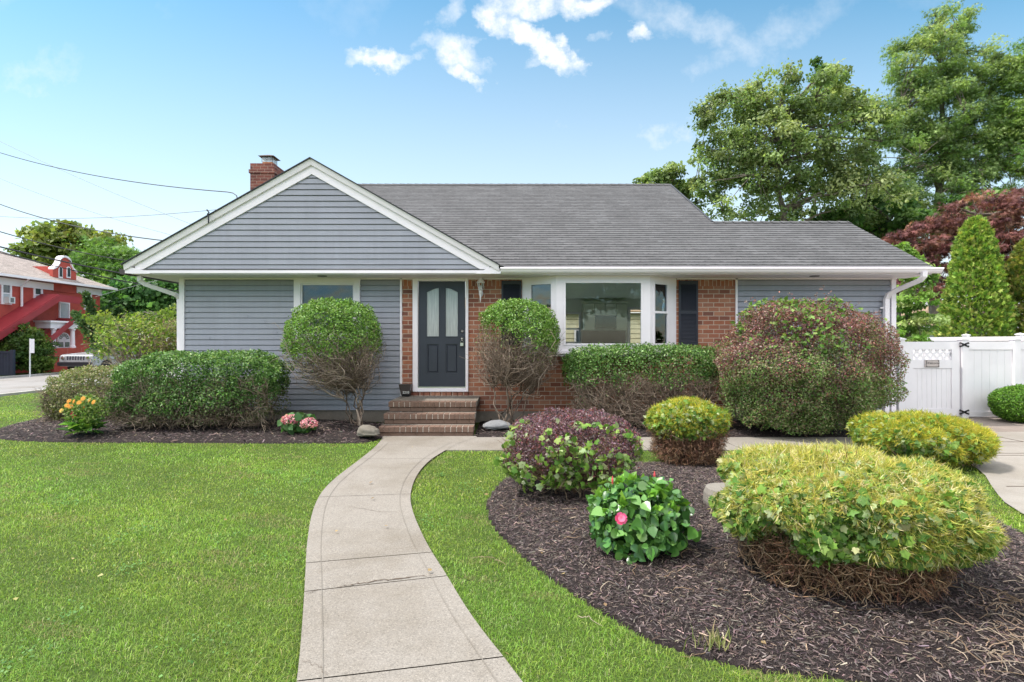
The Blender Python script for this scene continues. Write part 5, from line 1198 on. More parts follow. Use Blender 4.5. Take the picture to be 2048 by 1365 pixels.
# ---- golden thread cypress mounds with ivy
YEL = [(.50,.43,.045),(.36,.38,.045),(.58,.50,.10),(.22,.30,.04)]
IVY = [(.12,.23,.04),(.20,.33,.06),(.08,.16,.035),(.36,.42,.20)]
def mound(label, c, r, p, seed, ny, ni, ylim, ivf, base, rs, twn, szn=.085, szi=.07, zc=-.45, yel=YEL, deadn=0):
    rng = np.random.default_rng(seed); t = shrub('golden_cypress_mound', label, 'shrub', (c[0], c[1], 0)); lb = LB()
    P, N = shell(ny, c, r, p, -1, 1, .20, .055, 3.0, seed, rng, .07, .12); u = (P-np.array(c))/np.array(r); k = (u[:,2] > zc+rng.normal(0,.15,len(P))) & (ylim(u)+.5*vnoise(P, 3.5, seed+2) > rng.normal(0,.28,len(P)))
    P, N = P[k], N[k]; q = 7; D = N*.8+np.array([0,0,.05])+rng.normal(0,.9,P.shape); tc = palette(len(P), yel, [3,3,2,2], .16, rng); PP = np.repeat(P, q, 0)+rng.normal(0,.010,(len(P)*q,3)); DD = nrm(np.repeat(D, q, 0))
    lb.put(dir_arrays(PP, DD, szn, 'thread', rng, .42), np.clip(np.repeat(tc, q, 0)*(1+rng.normal(0,.16,(len(PP),1))), .01, .8))
    Pi, Ni = shell(ni, c, tuple(q*1.0 for q in r), p, -1, 1, .12, .055, 3.0, seed, rng, .07, .12); ui = (Pi-np.array(c))/np.array(r)
    k = (ui[:,2] > zc-.1+.22*vnoise(Pi, 7, seed+5)+rng.normal(0,.12,len(Pi))) & (ivf(ui)+.5*vnoise(Pi, 4, seed+7) > rng.normal(0,.25,len(Pi))); pale = rng.random(k.sum()) < .07
    cc = palette(k.sum(), IVY, [3,3,2,1.2], .18, rng); cc[pale] = np.array([.42,.48,.28])*rng.uniform(.8,1.1,(pale.sum(),1))
    lb.put(leaf_arrays(Pi[k]+rng.normal(0,.012,(k.sum(),3)), Ni[k], szi, 'ivy', .7, .5, rng, 0, .38), cc); lb.build('foliage', M['leaf'], t)
    D = nrm(rng.normal(size=(4000,3))); D = D[(D[:,2] < -.02)][:twn]; Tt = np.array(c)+D*np.array((r[0]*rs, r[1]*rs, c[2]*.95))*rng.uniform(.70,1.0,(len(D),1)); Tt[:,2] = np.maximum(Tt[:,2], .03)
    up = np.array(c)+nrm(rng.normal(size=(twn//2,3)))*np.array(r)*rng.uniform(.4,.85,(twn//2,1)); Tt = np.r_[Tt, up]
    twigs('stems', t, base, Tt, .0085, .0022, TWR, 4, .20, t, rng, stems=16, stem_r=.016, sidelen=.20, spreadb=.16, seg=9)
    if seed == 51:
        vp = []; vr = []; vc = []
        for _ in range(150):
            a = rng.uniform(0, 6.28); b = a+rng.normal(0,.7); z0 = rng.uniform(.05,.36); z1 = rng.uniform(.03,.34); f0 = (.74+.35*z0)*rng.uniform(.9,1.05); f1 = (.74+.35*z1)*rng.uniform(.9,1.08); p0 = np.array((c[0]+r[0]*f0*math.cos(a), c[1]+r[1]*f0*math.sin(a), z0)); p1 = np.array((c[0]+r[0]*f1*math.cos(b), c[1]+r[1]*f1*math.sin(b), z1)); w = chaikin(wiggle(p0, p1, 7, .24, rng)); w[:,2] = np.maximum(w[:,2], .03); vp.append(w); rr = rng.uniform(.0015,.0045); vr.append((rr, rr*.6)); vc.append(np.array([(.34,.22,.14),(.24,.15,.09),(.42,.30,.20)][rng.integers(3)])*rng.uniform(.75,1.1))
        V, T, Cv = twig_tubes(vp, vr, vc, 5); np_mesh('ivy_vines', V, T, M['twig'], t, Cv)
    if deadn:                              # dry brown threads hanging under the green
        Pd, Nd = shell(deadn, (c[0],c[1],c[2]*.62), (r[0]*rs*.93, r[1]*rs*.93, c[2]*.62), 3.2, -.9, .9, .40, .1, 4, seed+3, rng); Dd = Nd*.6+np.array([0,0,-.4])+rng.normal(0,.8,Pd.shape); ld = LB()
        ld.put(dir_arrays(Pd, Dd, .052, 'needle', rng, .5), palette(len(Pd), [(.20,.105,.06),(.13,.07,.045),(.30,.18,.11),(.08,.045,.03)], None, .25, rng)); ld.build('dead_foliage', M['twig'], t)
mound('large flat-topped golden cypress mound tangled with ivy, nearest in the mulch island', (2.14, 3.46, .525), (.765, .62, .30), 2.6, 51, 34000, 21000, lambda u: .42+.55*u[:,2]+.45*u[:,0], lambda u: .34-.42*u[:,2]-.34*u[:,0]-.15*u[:,1],
      (2.11,3.42,.03), .80, 900, .044, .037, -.72, [(.56,.49,.12),(.46,.44,.11),(.68,.58,.32),(.30,.36,.08)], 30000)
mound('small upright golden cypress with a brown base, behind the pink hibiscus', (2.24, 6.72, .55), (.48, .45, .265), 2.2, 52, 6500, 5200, lambda u: .30+.8*u[:,2], lambda u: .45-.4*u[:,2], (2.34,6.75,.03), .95, 520, .050, .045, -.45, YEL, 16000)
mound('spreading golden cypress at the edge of the drive, behind the largest mound', (5.30, 6.90, .31), (.72, .72, .28), 2.5, 53, 15000, 8000, lambda u: .35+.6*u[:,2]+.55*u[:,0], lambda u: .30-.5*u[:,2]-.60*u[:,0], (5.40,6.95,.03), .85, 300, .060, .050, -.85, YEL, 9000)

# ---- hibiscus
def hibiscus():
    rng = np.random.default_rng(61); c = np.array((.94, 3.88, .275)); t = shrub('hibiscus_bush', 'glossy green hibiscus with one open pink flower in the mulch island', 'shrub', (.94, 3.88, .03)); lb = LB()
    P, N = shell(980, c, (.345,.32,.265), 2.4, -.85, 1, .30, .14, 6, 6, rng); N = nrm(N+np.array([0,-.15,.35]))
    lb.put(leaf_arrays(P, N, .065, 'heart', .62, .9, rng, 0, .32), palette(len(P), [(.07,.17,.04),(.10,.24,.05),(.15,.32,.07),(.05,.13,.035)], None, .15, rng))
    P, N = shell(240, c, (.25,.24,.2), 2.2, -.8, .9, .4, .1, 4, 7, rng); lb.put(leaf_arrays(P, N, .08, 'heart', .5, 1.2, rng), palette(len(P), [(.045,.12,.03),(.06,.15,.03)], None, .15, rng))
    for q in range(34):
        a = nrm(np.r_[rng.normal(0,.7,2), rng.uniform(.2,1.3)]); s0 = c+a*np.array((.33,.31,.26)); m = 6; pp = s0+rng.normal(0,.008,(m,3)); lb.put(dir_arrays(pp, np.tile(a+np.array([0,0,.5]),(m,1)), .055, 'wide', rng, .6), palette(m, [(.19,.36,.045),(.14,.30,.04)], None, .12, rng))
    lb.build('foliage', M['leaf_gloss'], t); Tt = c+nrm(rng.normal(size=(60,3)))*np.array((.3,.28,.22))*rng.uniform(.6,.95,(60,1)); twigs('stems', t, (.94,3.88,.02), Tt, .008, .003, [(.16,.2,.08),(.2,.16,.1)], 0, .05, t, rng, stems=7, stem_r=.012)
    def flower(pos, D, r, cols, np_=5, nm='flower', cup=.35):
        L = LB(); D = nrm(np.array(D, float)); ref = np.array([0,0,1.]) if abs(D[2]) < .9 else np.array([1.,0,0]); a = nrm(np.cross(D, ref)); b = np.cross(D, a)
        V = []; T = []; C = []
        for k in range(np_):
            th = 2*math.pi*k/np_; d1 = a*math.cos(th)+b*math.sin(th); d2 = -a*math.sin(th)+b*math.cos(th); o = len(V); p = np.array(pos)
            for (s, w, h) in ((.0,.08,0),(.45,.42,.25),(.85,.50,.45),(1.0,.25,.42)):
                V += [p+r*(d1*s-d2*w+D*h*cup*2), p+r*(d1*s+D*(h*cup*2-.06)), p+r*(d1*s+d2*w+D*h*cup*2)]
            for i in range(3):
                for j in range(2): q = o+i*3+j; T += [(q,q+1,q+4),(q,q+4,q+3)]
            C += [np.array(cols[rng.integers(len(cols))])*rng.uniform(.85,1.1)]*12
        return np_mesh(nm, np.array(V), np.array(T), M['petal'], t, np.clip(np.array(C),0,1))
    fp = at(1242, 1037, 3.50); flower(fp, (-.1,-1,.35), .040, [(.80,.08,.22),(.75,.12,.30)]); flower((fp[0]+.003,fp[1]-.012,fp[2]+.004), (-.3,-1,.5), .024, [(.85,.25,.42)])
    for (px, py, Y) in ((1225,960,3.9),(1309,950,3.95),(1378,1056,3.85)):
        p = at(px, py, Y); m = MB(); tip = (p[0]+(.03 if px > 1370 else 0), p[1], p[2]+(-.005 if px > 1370 else .03)); a = (p[0]-(.03 if px > 1370 else 0), p[1], p[2]-(0 if px > 1370 else .03)); m.tube([a, p, tip], [.005,.009,.002], 6)
        m.build('flower_bud', paint('bud_red', (.62,.08,.09), .5, .1), t)
        m = MB(); m.tube([(p[0]-.02*(px>1370), p[1]+.02, p[2]-.08), a], .003, 4); m.build('bud_stalk', paint('bud_stalk', (.12,.22,.05), .5, .1), t)
hibiscus()

# ---- pink hydrangea, orange flowers, hosta-like leaves
def hydrangea():
    rng = np.random.default_rng(62); x0, y0 = -3.50, 8.62; t = shrub('hydrangea', 'small hydrangea with two pink flower heads at the right foot of the hedge', 'flowering plant', (x0, y0, .08)); lb = LB()
    P, N = shell(150, (x0, y0, .26), (.27,.22,.16), 2, -.9, .9, .3, .1, 4, 1, rng); lb.put(leaf_arrays(P, nrm(N+np.array([0,-.1,.3])), .105, 'heart', .35, 1.5, rng), palette(len(P), [(.06,.14,.045),(.09,.19,.06),(.05,.11,.04)], None, .12, rng)); lb.build('foliage', M['leaf'], t)
    Tt = np.array((x0,y0,.3))+nrm(rng.normal(size=(14,3)))*.12; twigs('stems', t, (x0,y0,.07), Tt, .006, .003, [(.1,.14,.06)], 0, .03, t, rng, stems=4, stem_r=.008)
    for (px, py, rr) in ((580,842,.115),(603,840,.13),(618,849,.12)):
        if px == 603: continue
        c = np.array(at(px, py-2, 8.45)); P, N = shell(420, c, (rr*1.12, rr, rr*.78), 2, -.6, 1, .12, .06, 6, px, rng); l2 = LB(); l2.put(leaf_arrays(P, N, .026, 'wide', .35, rng=rng), palette(len(P), [(.72,.25,.36),(.80,.40,.48),(.62,.20,.32),(.82,.55,.55)], None, .1, rng)); l2.build('flower_head', M['petal'], t)
hydrangea()
def orange():
    rng = np.random.default_rng(63); x0, y0 = -6.86, 8.42; t = shrub('orange_flower_clump', 'clump of orange daisies with broad basal leaves at the left end of the bed', 'flowering plant', (x0, y0, .08)); lb = LB()
    P, N = shell(1500, (x0+.02, y0, .45), (.30,.22,.27), 2, -1, 1, .6, .15, 4, 1, rng); lb.put(leaf_arrays(P, N, .045, 'oval', .9, rng=rng), palette(len(P), [(.12,.21,.04),(.20,.30,.06),(.08,.15,.04),(.28,.34,.12)], None, .15, rng)); lb.build('foliage', M['leaf'], t)
    l2 = LB(); n = 46; a = rng.uniform(0, 2*math.pi, n); rr = rng.uniform(.03,.16,n); P = np.c_[x0+rr*np.cos(a), y0+rr*np.sin(a)*.8, .12+rng.uniform(0,.14,n)]; D = np.c_[np.cos(a), np.sin(a), rng.uniform(-.15,.9,n)]
    V, T, k = leaf_arrays(P, np.tile([0,0,1.],(n,1)), .2, 'heart', .05, 0, rng); 
    V_, T_ = template('heart'); y = nrm(D); nn = nrm(np.array([0,0,1.])-y*y[:,2:3]+rng.normal(0,.15,(n,3))); x = np.cross(y, nn); s = rng.uniform(.15,.27,n)[:,None,None]; W = P[:,None]+s*(V_[None,:,0:1]*.62*x[:,None]+V_[None,:,1:2]*y[:,None]+V_[None,:,2:3]*nn[:,None]*1.2)
    l2.put((W.reshape(-1,3), (T_[None]+(np.arange(n)*len(V_))[:,None,None]).reshape(-1,3), len(V_)), palette(n, [(.10,.24,.05),(.16,.33,.06),(.24,.40,.08),(.08,.18,.06)], None, .12, rng)); l2.build('basal_leaves', M['leaf'], t)
    st = []
    for (px, py, cc) in ((138,802,0),(147,803,0),(158,805,0),(134,811,0),(141,813,0),(166,797,0),(187,804,0),(123,821,1),(178,800,1),(144,826,2),(148,832,2),(170,812,0)):
        p = np.array(at(px, py, 8.3+rng.uniform(-.08,.08))); st.append(p); L = LB(); n = 10; th = np.arange(n)*2*math.pi/n+rng.uniform(0,1); nn = nrm(np.array([rng.normal(0,.3),-1,.5])); ux = nrm(np.cross(nn,[0,0,1.])); uy = np.cross(ux, nn)
        D = np.cos(th)[:,None]*ux+np.sin(th)[:,None]*uy; Vt, Tt = template('wide'); yy = D; xx = np.cross(yy, nn); s = .042; W = p+s*(Vt[None,:,0:1]*xx[:,None]+Vt[None,:,1:2]*yy[:,None]+Vt[None,:,2:3]*nn[None,None])
        L.put((W.reshape(-1,3), (Tt[None]+(np.arange(n)*4)[:,None,None]).reshape(-1,3), 4), palette(n, [[(.78,.36,.07),(.74,.42,.09)],[(.75,.52,.16),(.72,.48,.14)],[(.55,.04,.07),(.45,.05,.12)]][cc], None, .08, rng)); L.build('flower', M['petal'], t)
    paths = [wiggle(np.array((x0+rng.normal(0,.06), y0, .1)), p+np.array([0,.012,0]), 6, .05, rng) for p in st]; V, T, C = twig_tubes(paths, [(.004,.0025)]*len(paths), [np.array((.12,.2,.06))]*len(paths)); np_mesh('stems', V, T, M['twig'], t, C)
orange()

# ---- boxwood ball by the fence
def ball(label, c, r, seed, n, cols, name='boxwood_ball', cat='shrub'):
    rng = np.random.default_rng(seed); t = shrub(name, label, cat, (c[0], c[1], 0)); P, N = shell(n, c, r, 2.4, -1, 1, .16, .04, 4, seed, rng); lb = LB(); lb.put(leaf_arrays(P, N, .032, 'oval', .8, rng=rng), palette(len(P), cols, [3,4,3,1], .2, rng)); lb.build('foliage', M['leaf'], t)
    Tt = np.array(c)+nrm(rng.normal(size=(90,3)))*np.array(r)*.8; Tt[:,2] = np.maximum(Tt[:,2], .03); twigs('stems', t, (c[0],c[1],.0), Tt, .008, .003, TW, 1, .08, t, rng, stems=6)
ball('bright green clipped boxwood ball in front of the white fence', (9.98, 10.12, .36), (.66,.44,.36), 71, 26000, [(.06,.14,.018),(.10,.22,.025),(.15,.30,.035),(.2,.36,.06)])

# ---- rocks and log
def rock(name, label, c, r, seed, mat, cat='rock', flat=.0):
    rng = np.random.default_rng(seed); import bmesh
    bm = bmesh.new(); bmesh.ops.create_icosphere(bm, subdivisions=4, radius=1); V = np.array([v.co[:] for v in bm.verts]); T = np.array([[v.index for v in f.verts] for f in bm.faces]); bm.free()
    k = 1+.20*vnoise(V, 1.7, seed)+.09*np.abs(vnoise(V, 3.5, seed+1))+.035*vnoise(V, 9, seed+2)+.015*vnoise(V, 22, seed+3); W = V*k[:,None]; W[:,2] = np.where(W[:,2] < 0, W[:,2]*.5, W[:,2]); W = W*np.array(r)+np.array(c); o = np_mesh(name, W, T, M[mat], None, smooth=True); tag(o, label, cat)
rock('field_stone', 'round brown fieldstone in the mulch left of the steps', at(737, 871, 8.33)[:2]+(.12,), (.185,.15,.115), 81, 'stone')
rock('field_stone', 'grey pointed fieldstone at the foot of the shrub right of the steps', at(995, 858, 8.95)[:2]+(.12,), (.24,.14,.10), 82, 'stone_grey')
x, y = gp(1440, 1022); m = MB(); m.lathe([(.17,-.02),(.205,.03),(.21,.10),(.20,.17),(.18,.215),(.05,.225),(.0,.225)], (x+.06, y, 0), 26); lg = m.build('cut_log', M['stone'], smooth=False); 
vv = np.array([v.co[:] for v in lg.data.vertices]); nz_ = vnoise(vv, 9, 4)*.010
for v_, d_ in zip(lg.data.vertices, nz_): v_.co.x += d_; v_.co.y += d_*.7
tag(lg, 'short weathered log round beside the big golden mound', 'log')
x, y = gp(1447, 934); m = MB(); m.lathe([(.10,-.02),(.095,.10),(.09,.16),(0,.165)], (x+.02,y+.05,0), 14); tag(m.build('tree_stump', M['bark']), 'small cut stump behind the golden mound near the grass strip', 'stump')

# ------------------------------------------------------------------ trees
def tree(name, label, base, z0, tr, blobs, leafsz, per, cols, wt, kind='wide', group=None, seed=0, clr=.55, trunk_to=None, limbs=26, mat='tree_leaf', flat=.6, lean=(0,0), droop=0, surf=.55, parts=('crown','trunk')):
    rng = np.random.default_rng(seed); t = thing(name, (base[0], base[1], z0), label, 'tree', group); cs = []; cr = []
    for (cx, cy, cz, rx, ry, rz, n) in blobs:
        D = nrm(rng.normal(size=(n,3))); rad = rng.random(n)**(1/3*surf+.02); q = np.array((cx,cy,cz))+D*np.array((rx,ry,rz))*rad[:,None]; cs.append(q); cr += [min(rx,rz)]*n
    cs = np.concatenate(cs); n = len(cs); cr = np.array(cr); sz = clr*rng.uniform(.55,1.35,n)*np.clip(cr/1.5, .5, 1.0)
    m = (per*rng.uniform(.5,1.4,n)*np.clip(cr/1.5,.4,1)).astype(int)+4; idx = np.repeat(np.arange(n), m); G = rng.normal(size=(len(idx),3)); G = nrm(G)*(rng.random(len(idx))**.45)[:,None]; G[:,2] *= flat
    P = cs[idx]+G*sz[idx][:,None]; N = nrm(G+np.array([0,0,.5])); base_c = palette(n, cols, wt, .12, rng)[idx]; C = np.clip(base_c*(1+rng.normal(0,.16,(len(idx),1))), .004, .8)
    lb = LB(); lb.put(leaf_arrays(P, N, leafsz, kind, .7, droop, rng), C); lb.build(parts[0], M[mat], t)
    top = np.array(trunk_to if trunk_to is not None else (blobs[0][0], blobs[0][1], blobs[0][2])); b0 = np.array((base[0], base[1], z0-.1)); tk = wiggle(b0, top, 12, .035, rng); V = []; paths = [tk]; rads = [(tr, tr*.18)]; nodes = tk[3:]
    pick = rng.choice(n, min(n, limbs), replace=False); extra = []
    for i in pick:
        q = cs[i]; dd = np.linalg.norm(nodes-q, axis=1)+np.maximum(0, nodes[:,2]-q[2]+.4)*1.5; a = nodes[np.argmin(dd)]; L = wiggle(a, q, 8, .07, rng, -.06*np.linalg.norm(q-a)); paths.append(L); rads.append((tr*.34, tr*.06)); extra += list(L[3:])
    ex = np.array(extra) if extra else nodes
    for i in range(n):
        q = cs[i]; a = ex[np.argmin(np.linalg.norm(ex-q, axis=1))]; paths.append(wiggle(a, q, 5, .08, rng)); rads.append((tr*.09, tr*.03))
    V, T, Cc = twig_tubes(paths, rads, [np.array((.11,.09,.075))]*len(paths), 6); np_mesh(parts[1], V, T, M['bark'], t, Cc, smooth=True); return t
def B(px, py, Y, rpx, rpy, n, ry=None):       # crown lobe traced from the photo, at its own distance and real size
    x, y, z = at(px, py, Y); return (x, y, z, rpx*Y/F, (ry if ry else rpx*Y/F*.8), rpy*Y/F, n)
OAK = [(.18,.255,.095),(.25,.33,.12),(.13,.185,.07),(.34,.41,.19)]
MAPLE = [(.16,.25,.085),(.23,.33,.11),(.115,.18,.065),(.33,.42,.16)]
tree('oak_tree', 'broad airy oak with dull green leaves rising behind the garage roof', (14.2,27), -.2, .30,
     [B(1560,290,26,140,105,95), B(1470,270,26,85,95,60), B(1660,290,26,120,100,80), B(1480,390,26,85,50,24), B(1690,390,26,110,70,50), B(1590,195,26,120,50,64), B(1420,330,26.5,40,70,26), B(1740,250,26.5,60,60,34), B(1580,400,26,90,45,18)],
     .17, 105, OAK, None, 'oval', None, 101, .62, at(1560,240,26), 40, flat=.55)
tree('oak_tree', 'lower leafy oak limb-top peeping over the right end of the main ridge', (8.0,29), -.2, .16, [B(1335,365,29,45,36,40), B(1300,378,29,34,22,24), B(1375,400,29,34,50,34)], .18, 100, OAK, None, 'wide', None, 102, .6, at(1345,380,29), 10)
tree('tall_tree', 'thin tree top with a pointed tuft above the oak crown', (17.5,31), -.2, .14, [B(1637,142,31,15,26,14), B(1655,170,31,26,22,16), B(1700,200,31,26,22,14)], .17, 110, DGREEN, None, 'wide', None, 103, .5, at(1640,140,31), 8)
tree('tall_tree', 'tallest bright green maple standing right of the oak', (24.8,30), -.2, .34,
     [B(1888,60,30,55,42,42), B(1850,130,30,75,65,80), B(1930,150,30,70,70,70), B(1870,230,30,90,70,95), B(1840,310,30,80,60,60), B(1930,300,30,90,60,70), B(1880,390,30,110,55,80), B(1800,430,30,90,45,50), B(1965,230,30,40,60,34), B(1810,210,30,50,60,34), B(1775,330,30,55,95,44), B(1960,400,30,60,50,40), B(1950,330,30,60,60,34)],
     .19, 95, MAPLE, None, 'palm', None, 104, .62, at(1885,70,30), 40, flat=.6)
tree('tall_tree', 'light green tall tree cut off by the right edge of the picture', (30.2,29), -.2, .32,
     [B(2055,210,29,70,90,120), B(2050,300,29,75,60,80), B(2025,250,29,40,60,34), B(2080,120,29,50,60,50)], .19, 90, [(.16,.27,.07),(.23,.34,.09),(.11,.19,.05),(.32,.42,.13)], None, 'palm', None, 105, .62, at(2075,150,29), 22)
tree('dark_tree', 'dark leafy tree mass low behind the garage roof and the red maple', (19.6,27), -.2, .2, [B(1720,445,27,110,40,60), B(1830,470,27,110,50,60), B(1950,430,28,80,40,40), B(1620,450,28,90,22,30)], .24, 60, DGREEN, None, 'wide', None, 106, .7, at(1780,440,27), 22)
tree('red_maple', 'wide dark red Japanese maple behind the cone evergreens', (19.5,22.5), -.2, .22,
     [B(1960,430,22,80,45,60), B(2040,440,22,85,60,60), B(1860,480,22,60,42,42), B(1850,560,22,55,60,34), B(1960,520,22,90,60,60), B(2060,540,22,80,70,50), B(1800,475,22,30,20,12)],
     .20, 78, [(.19,.075,.075),(.27,.115,.10),(.11,.045,.05),(.36,.19,.15)], [3,3,3,1.5], 'palm', None, 107, .62, at(1960,430,22), 30, mat='leaf_matte', flat=.35, droop=.6)
tree('dogwood', 'layered light green dogwood between the house corner and the cone evergreen', (11.6,15.4), 0, .09,
     [B(1835,560,15.2,36,18,12), B(1825,600,15.2,44,20,16), B(1840,640,15.2,44,18,16), B(1822,672,15.2,40,20,14), B(1818,510,15.2,26,16,8), B(1850,540,15.2,22,14,6), B(1800,492,15.2,16,10,4)],
     .11, 210, [(.17,.30,.06),(.24,.38,.08),(.12,.22,.045),(.36,.46,.17)], None, 'oval', None, 108, .42, at(1830,520,15.2), 14, flat=.35, droop=.8)

def conifer(label, x, y, h, r, z0, seed, cols, n, wts=None):
    rng = np.random.default_rng(seed); t = thing('cone_evergreen', (x, y, z0), label, 'tree', None); lb = LB(); m = n
    u = rng.random(m)**.85; z = z0+.15+u*(h-.15); rr = r*np.clip(1.08*(1-u)**.50, 0, 1)*np.clip(.80+u*3.2, 0, 1); th = rng.uniform(0, 2*math.pi, m); q = np.c_[np.cos(th)*2.2, np.sin(th)*2.2, z*1.6]; k = 1+.13*vnoise(q, 1.4, seed)+.07*vnoise(q, 4, seed+1)
    d = 1-.30*rng.random(m)**1.5; P = np.c_[x+rr*k*d*np.cos(th), y+rr*k*d*np.sin(th), z]; N = np.c_[np.cos(th), np.sin(th), np.full(m,.25)]; D = np.c_[np.cos(th)*.8, np.sin(th)*.8, np.full(m,.9)]
    lb.put(dir_arrays(P, D, .17, 'spray', rng, .45), palette(m, cols, wts, .2, rng)); lb.build('crown', M['leaf_matte'], t)
    mb = MB(); mb.tube([(x,y,z0-.1),(x,y,z0+h*.5),(x,y,z0+h*.93)], [.09,.06,.02], 8); mb.build('trunk', M['bark'], t)
    paths = [wiggle(np.array((x,y,z0+h*a)), np.array((x,y,z0+h*a))+np.r_[np.cos(b)*r*.8*(1-a), np.sin(b)*r*.8*(1-a), .3], 4, .05, rng) for a, b in zip(rng.uniform(.05,.9,60), rng.uniform(0,6.28,60))]
    V, T, C = twig_tubes(paths, [(.02,.006)]*60, [np.array((.12,.09,.07))]*60); np_mesh('branches', V, T, M['twig'], t, C)
CON = [(.20,.32,.055),(.30,.41,.075),(.12,.21,.045),(.43,.47,.13)]
conifer('bright green cone-shaped evergreen rising whole above the white fence', 16.75, 19.0, 5.95, 1.10, 0, 111, CON, 15000)
conifer('yellower cone evergreen cut by the right picture edge above the fence', 18.65, 18.8, 5.2, 1.3, 0, 112, [(.17,.22,.04),(.28,.30,.06),(.09,.15,.035),(.38,.34,.11)], 15000)

# left background
tree('broad_tree', 'flat-topped yellow-green tree behind the red house', (-45,52), -.3, .45, [B(150,500,52,75,45,60), B(90,500,52,50,38,30), B(210,520,52,50,50,34), B(140,470,52,70,20,30)], .42, 60, [(.22,.27,.07),(.29,.34,.09),(.15,.20,.05)], None, 'wide', None, 121, 1.1, at(150,480,52), 16, flat=.5)
tree('tall_tree', 'bright feathery tree right of the mission gable', (-38,48), -.3, .4, [B(215,560,47,60,70,60), B(265,545,47,55,50,46), B(195,520,47,45,40,26), B(262,510,47,22,26,10)], .40, 66, [(.15,.27,.06),(.21,.34,.08),(.10,.20,.045)], None, 'palm', None, 122, 1.1, at(225,520,47), 14)
tree('dark_tree', 'deep green tree mass left of the house under the gutter', (-27,40), -.3, .35, [B(300,600,38,70,50,80), B(350,560,38,50,40,40), B(250,620,38,50,45,45), B(390,600,38,60,60,40)], .32, 70, [(.05,.13,.045),(.08,.19,.055),(.12,.25,.07)], None, 'wide', None, 123, .95, at(320,570,38), 16)
tree('loose_bush', 'pale yellow-green bush mass behind the leggy shrub', (-15.5,20.5), -.1, .08, [B(235,650,21,60,26,22), B(310,655,20,50,28,22), B(350,650,19,36,40,16)], .13, 70, [(.17,.25,.045),(.12,.19,.04),(.24,.30,.07)], None, 'oval', None, 124, .5, at(270,640,21), 16, parts=('foliage','stems'))
def twisted():
    rng = np.random.default_rng(125); t = thing('twisted_juniper', (-20.6,25,-.15), 'dark green twisted juniper reaching up like a claw beside the red house', 'tree'); lb = LB(); paths = []
    for pts in ([(205,700),(200,650),(182,620),(172,588)], [(205,700),(185,665),(165,645),(150,628)], [(205,700),(230,640),(238,615)], [(205,700),(260,660),(268,630)]):
        Q = np.array([at(a, b, 24.5+rng.uniform(-.4,.4)) for a, b in pts]); tt = np.linspace(0, len(Q)-1, 60); P = np.c_[[np.interp(tt, np.arange(len(Q)), Q[:,i]) for i in range(3)]].T; paths.append(P[::8]); w = np.linspace(.42,.08,60)
        idx = rng.integers(0,60,1500); PP = P[idx]+rng.normal(size=(1500,3))*w[idx][:,None]*.5; lb.put(dir_arrays(PP, np.gradient(P,axis=0)[idx]+rng.normal(0,.04,(1500,3)), .16, 'spray', rng, .5), palette(1500, [(.04,.09,.035),(.065,.125,.04),(.10,.16,.05)], None, .2, rng))
    lb.build('crown', M['leaf_matte'], t); V, T, C = twig_tubes(paths, [(.07,.02)]*4, [np.array((.12,.09,.07))]*4); np_mesh('trunk', V, T, M['twig'], t, C)
twisted()
tree('round_bush', 'rounded green bush across the side street behind the slate fence', (-25.6,28.6), -.25, .07, [B(55,700,28.4,42,40,90), B(40,672,28.4,30,22,30), B(85,715,28.4,22,30,30)], .13, 130, [(.10,.17,.035),(.15,.22,.045),(.06,.12,.03)], None, 'oval', None, 126, .5, at(55,690,28.4), 14, parts=('foliage','stems'))
# trees over the road behind the camera, seen mirrored in the picture window
for i, (x, y) in enumerate(((5.5,-24),(13,-27))):
    tree('street_tree', ['large tree across the road mirrored in the picture window', 'second tree over the road mirrored right in the picture window'][i], (x, y), -.1, .3, [(x,y,6.5,3.8,3.4,3.4,70),(x+1.5,y,9,2.6,2.6,2.2,30),(x-2,y,5,2.4,2.2,1.8,24)], .42, 34, DGREEN, None, 'wide', None, 130+i, .95, (x,y,9), 12)

# ------------------------------------------------------------------ mulch chips, litter, grass
WALKP = [(sm(XL,y)-.005, y) for y in np.linspace(-3, 8.6, 80)]+[(sm(XR,y)+.005, y) for y in np.linspace(8.6, -3, 80)]
DRVX = [(x, y) for x, y in DRV]
def lawn_ok(Q, soft=0.0):
    ok = ~poly_in(Q, WALKP) & ~poly_in(Q, ISLAND) & ~poly_in(Q, BEDL) & ~poly_in(Q, BEDR) & ~poly_in(Q, DRVX)
    ok &= ~((Q[:,1] > 10.15) & (Q[:,0] > -6.5)) & ~((Q[:,0] > -1.3) & (Q[:,1] > 7.49)) & ~((Q[:,0] > -2.2) & (Q[:,0] < -.6) & (Q[:,1] > 8.5)) & (Q[:,0] > -15.75) & (Q[:,0] < 6); return ok
def scatter(poly, n, rng):
    P = np.array(poly); lo, hi = P.min(0), P.max(0); Q = rng.uniform(lo, hi, (int(n*1.9),2)); return Q[poly_in(Q, poly)][:n]
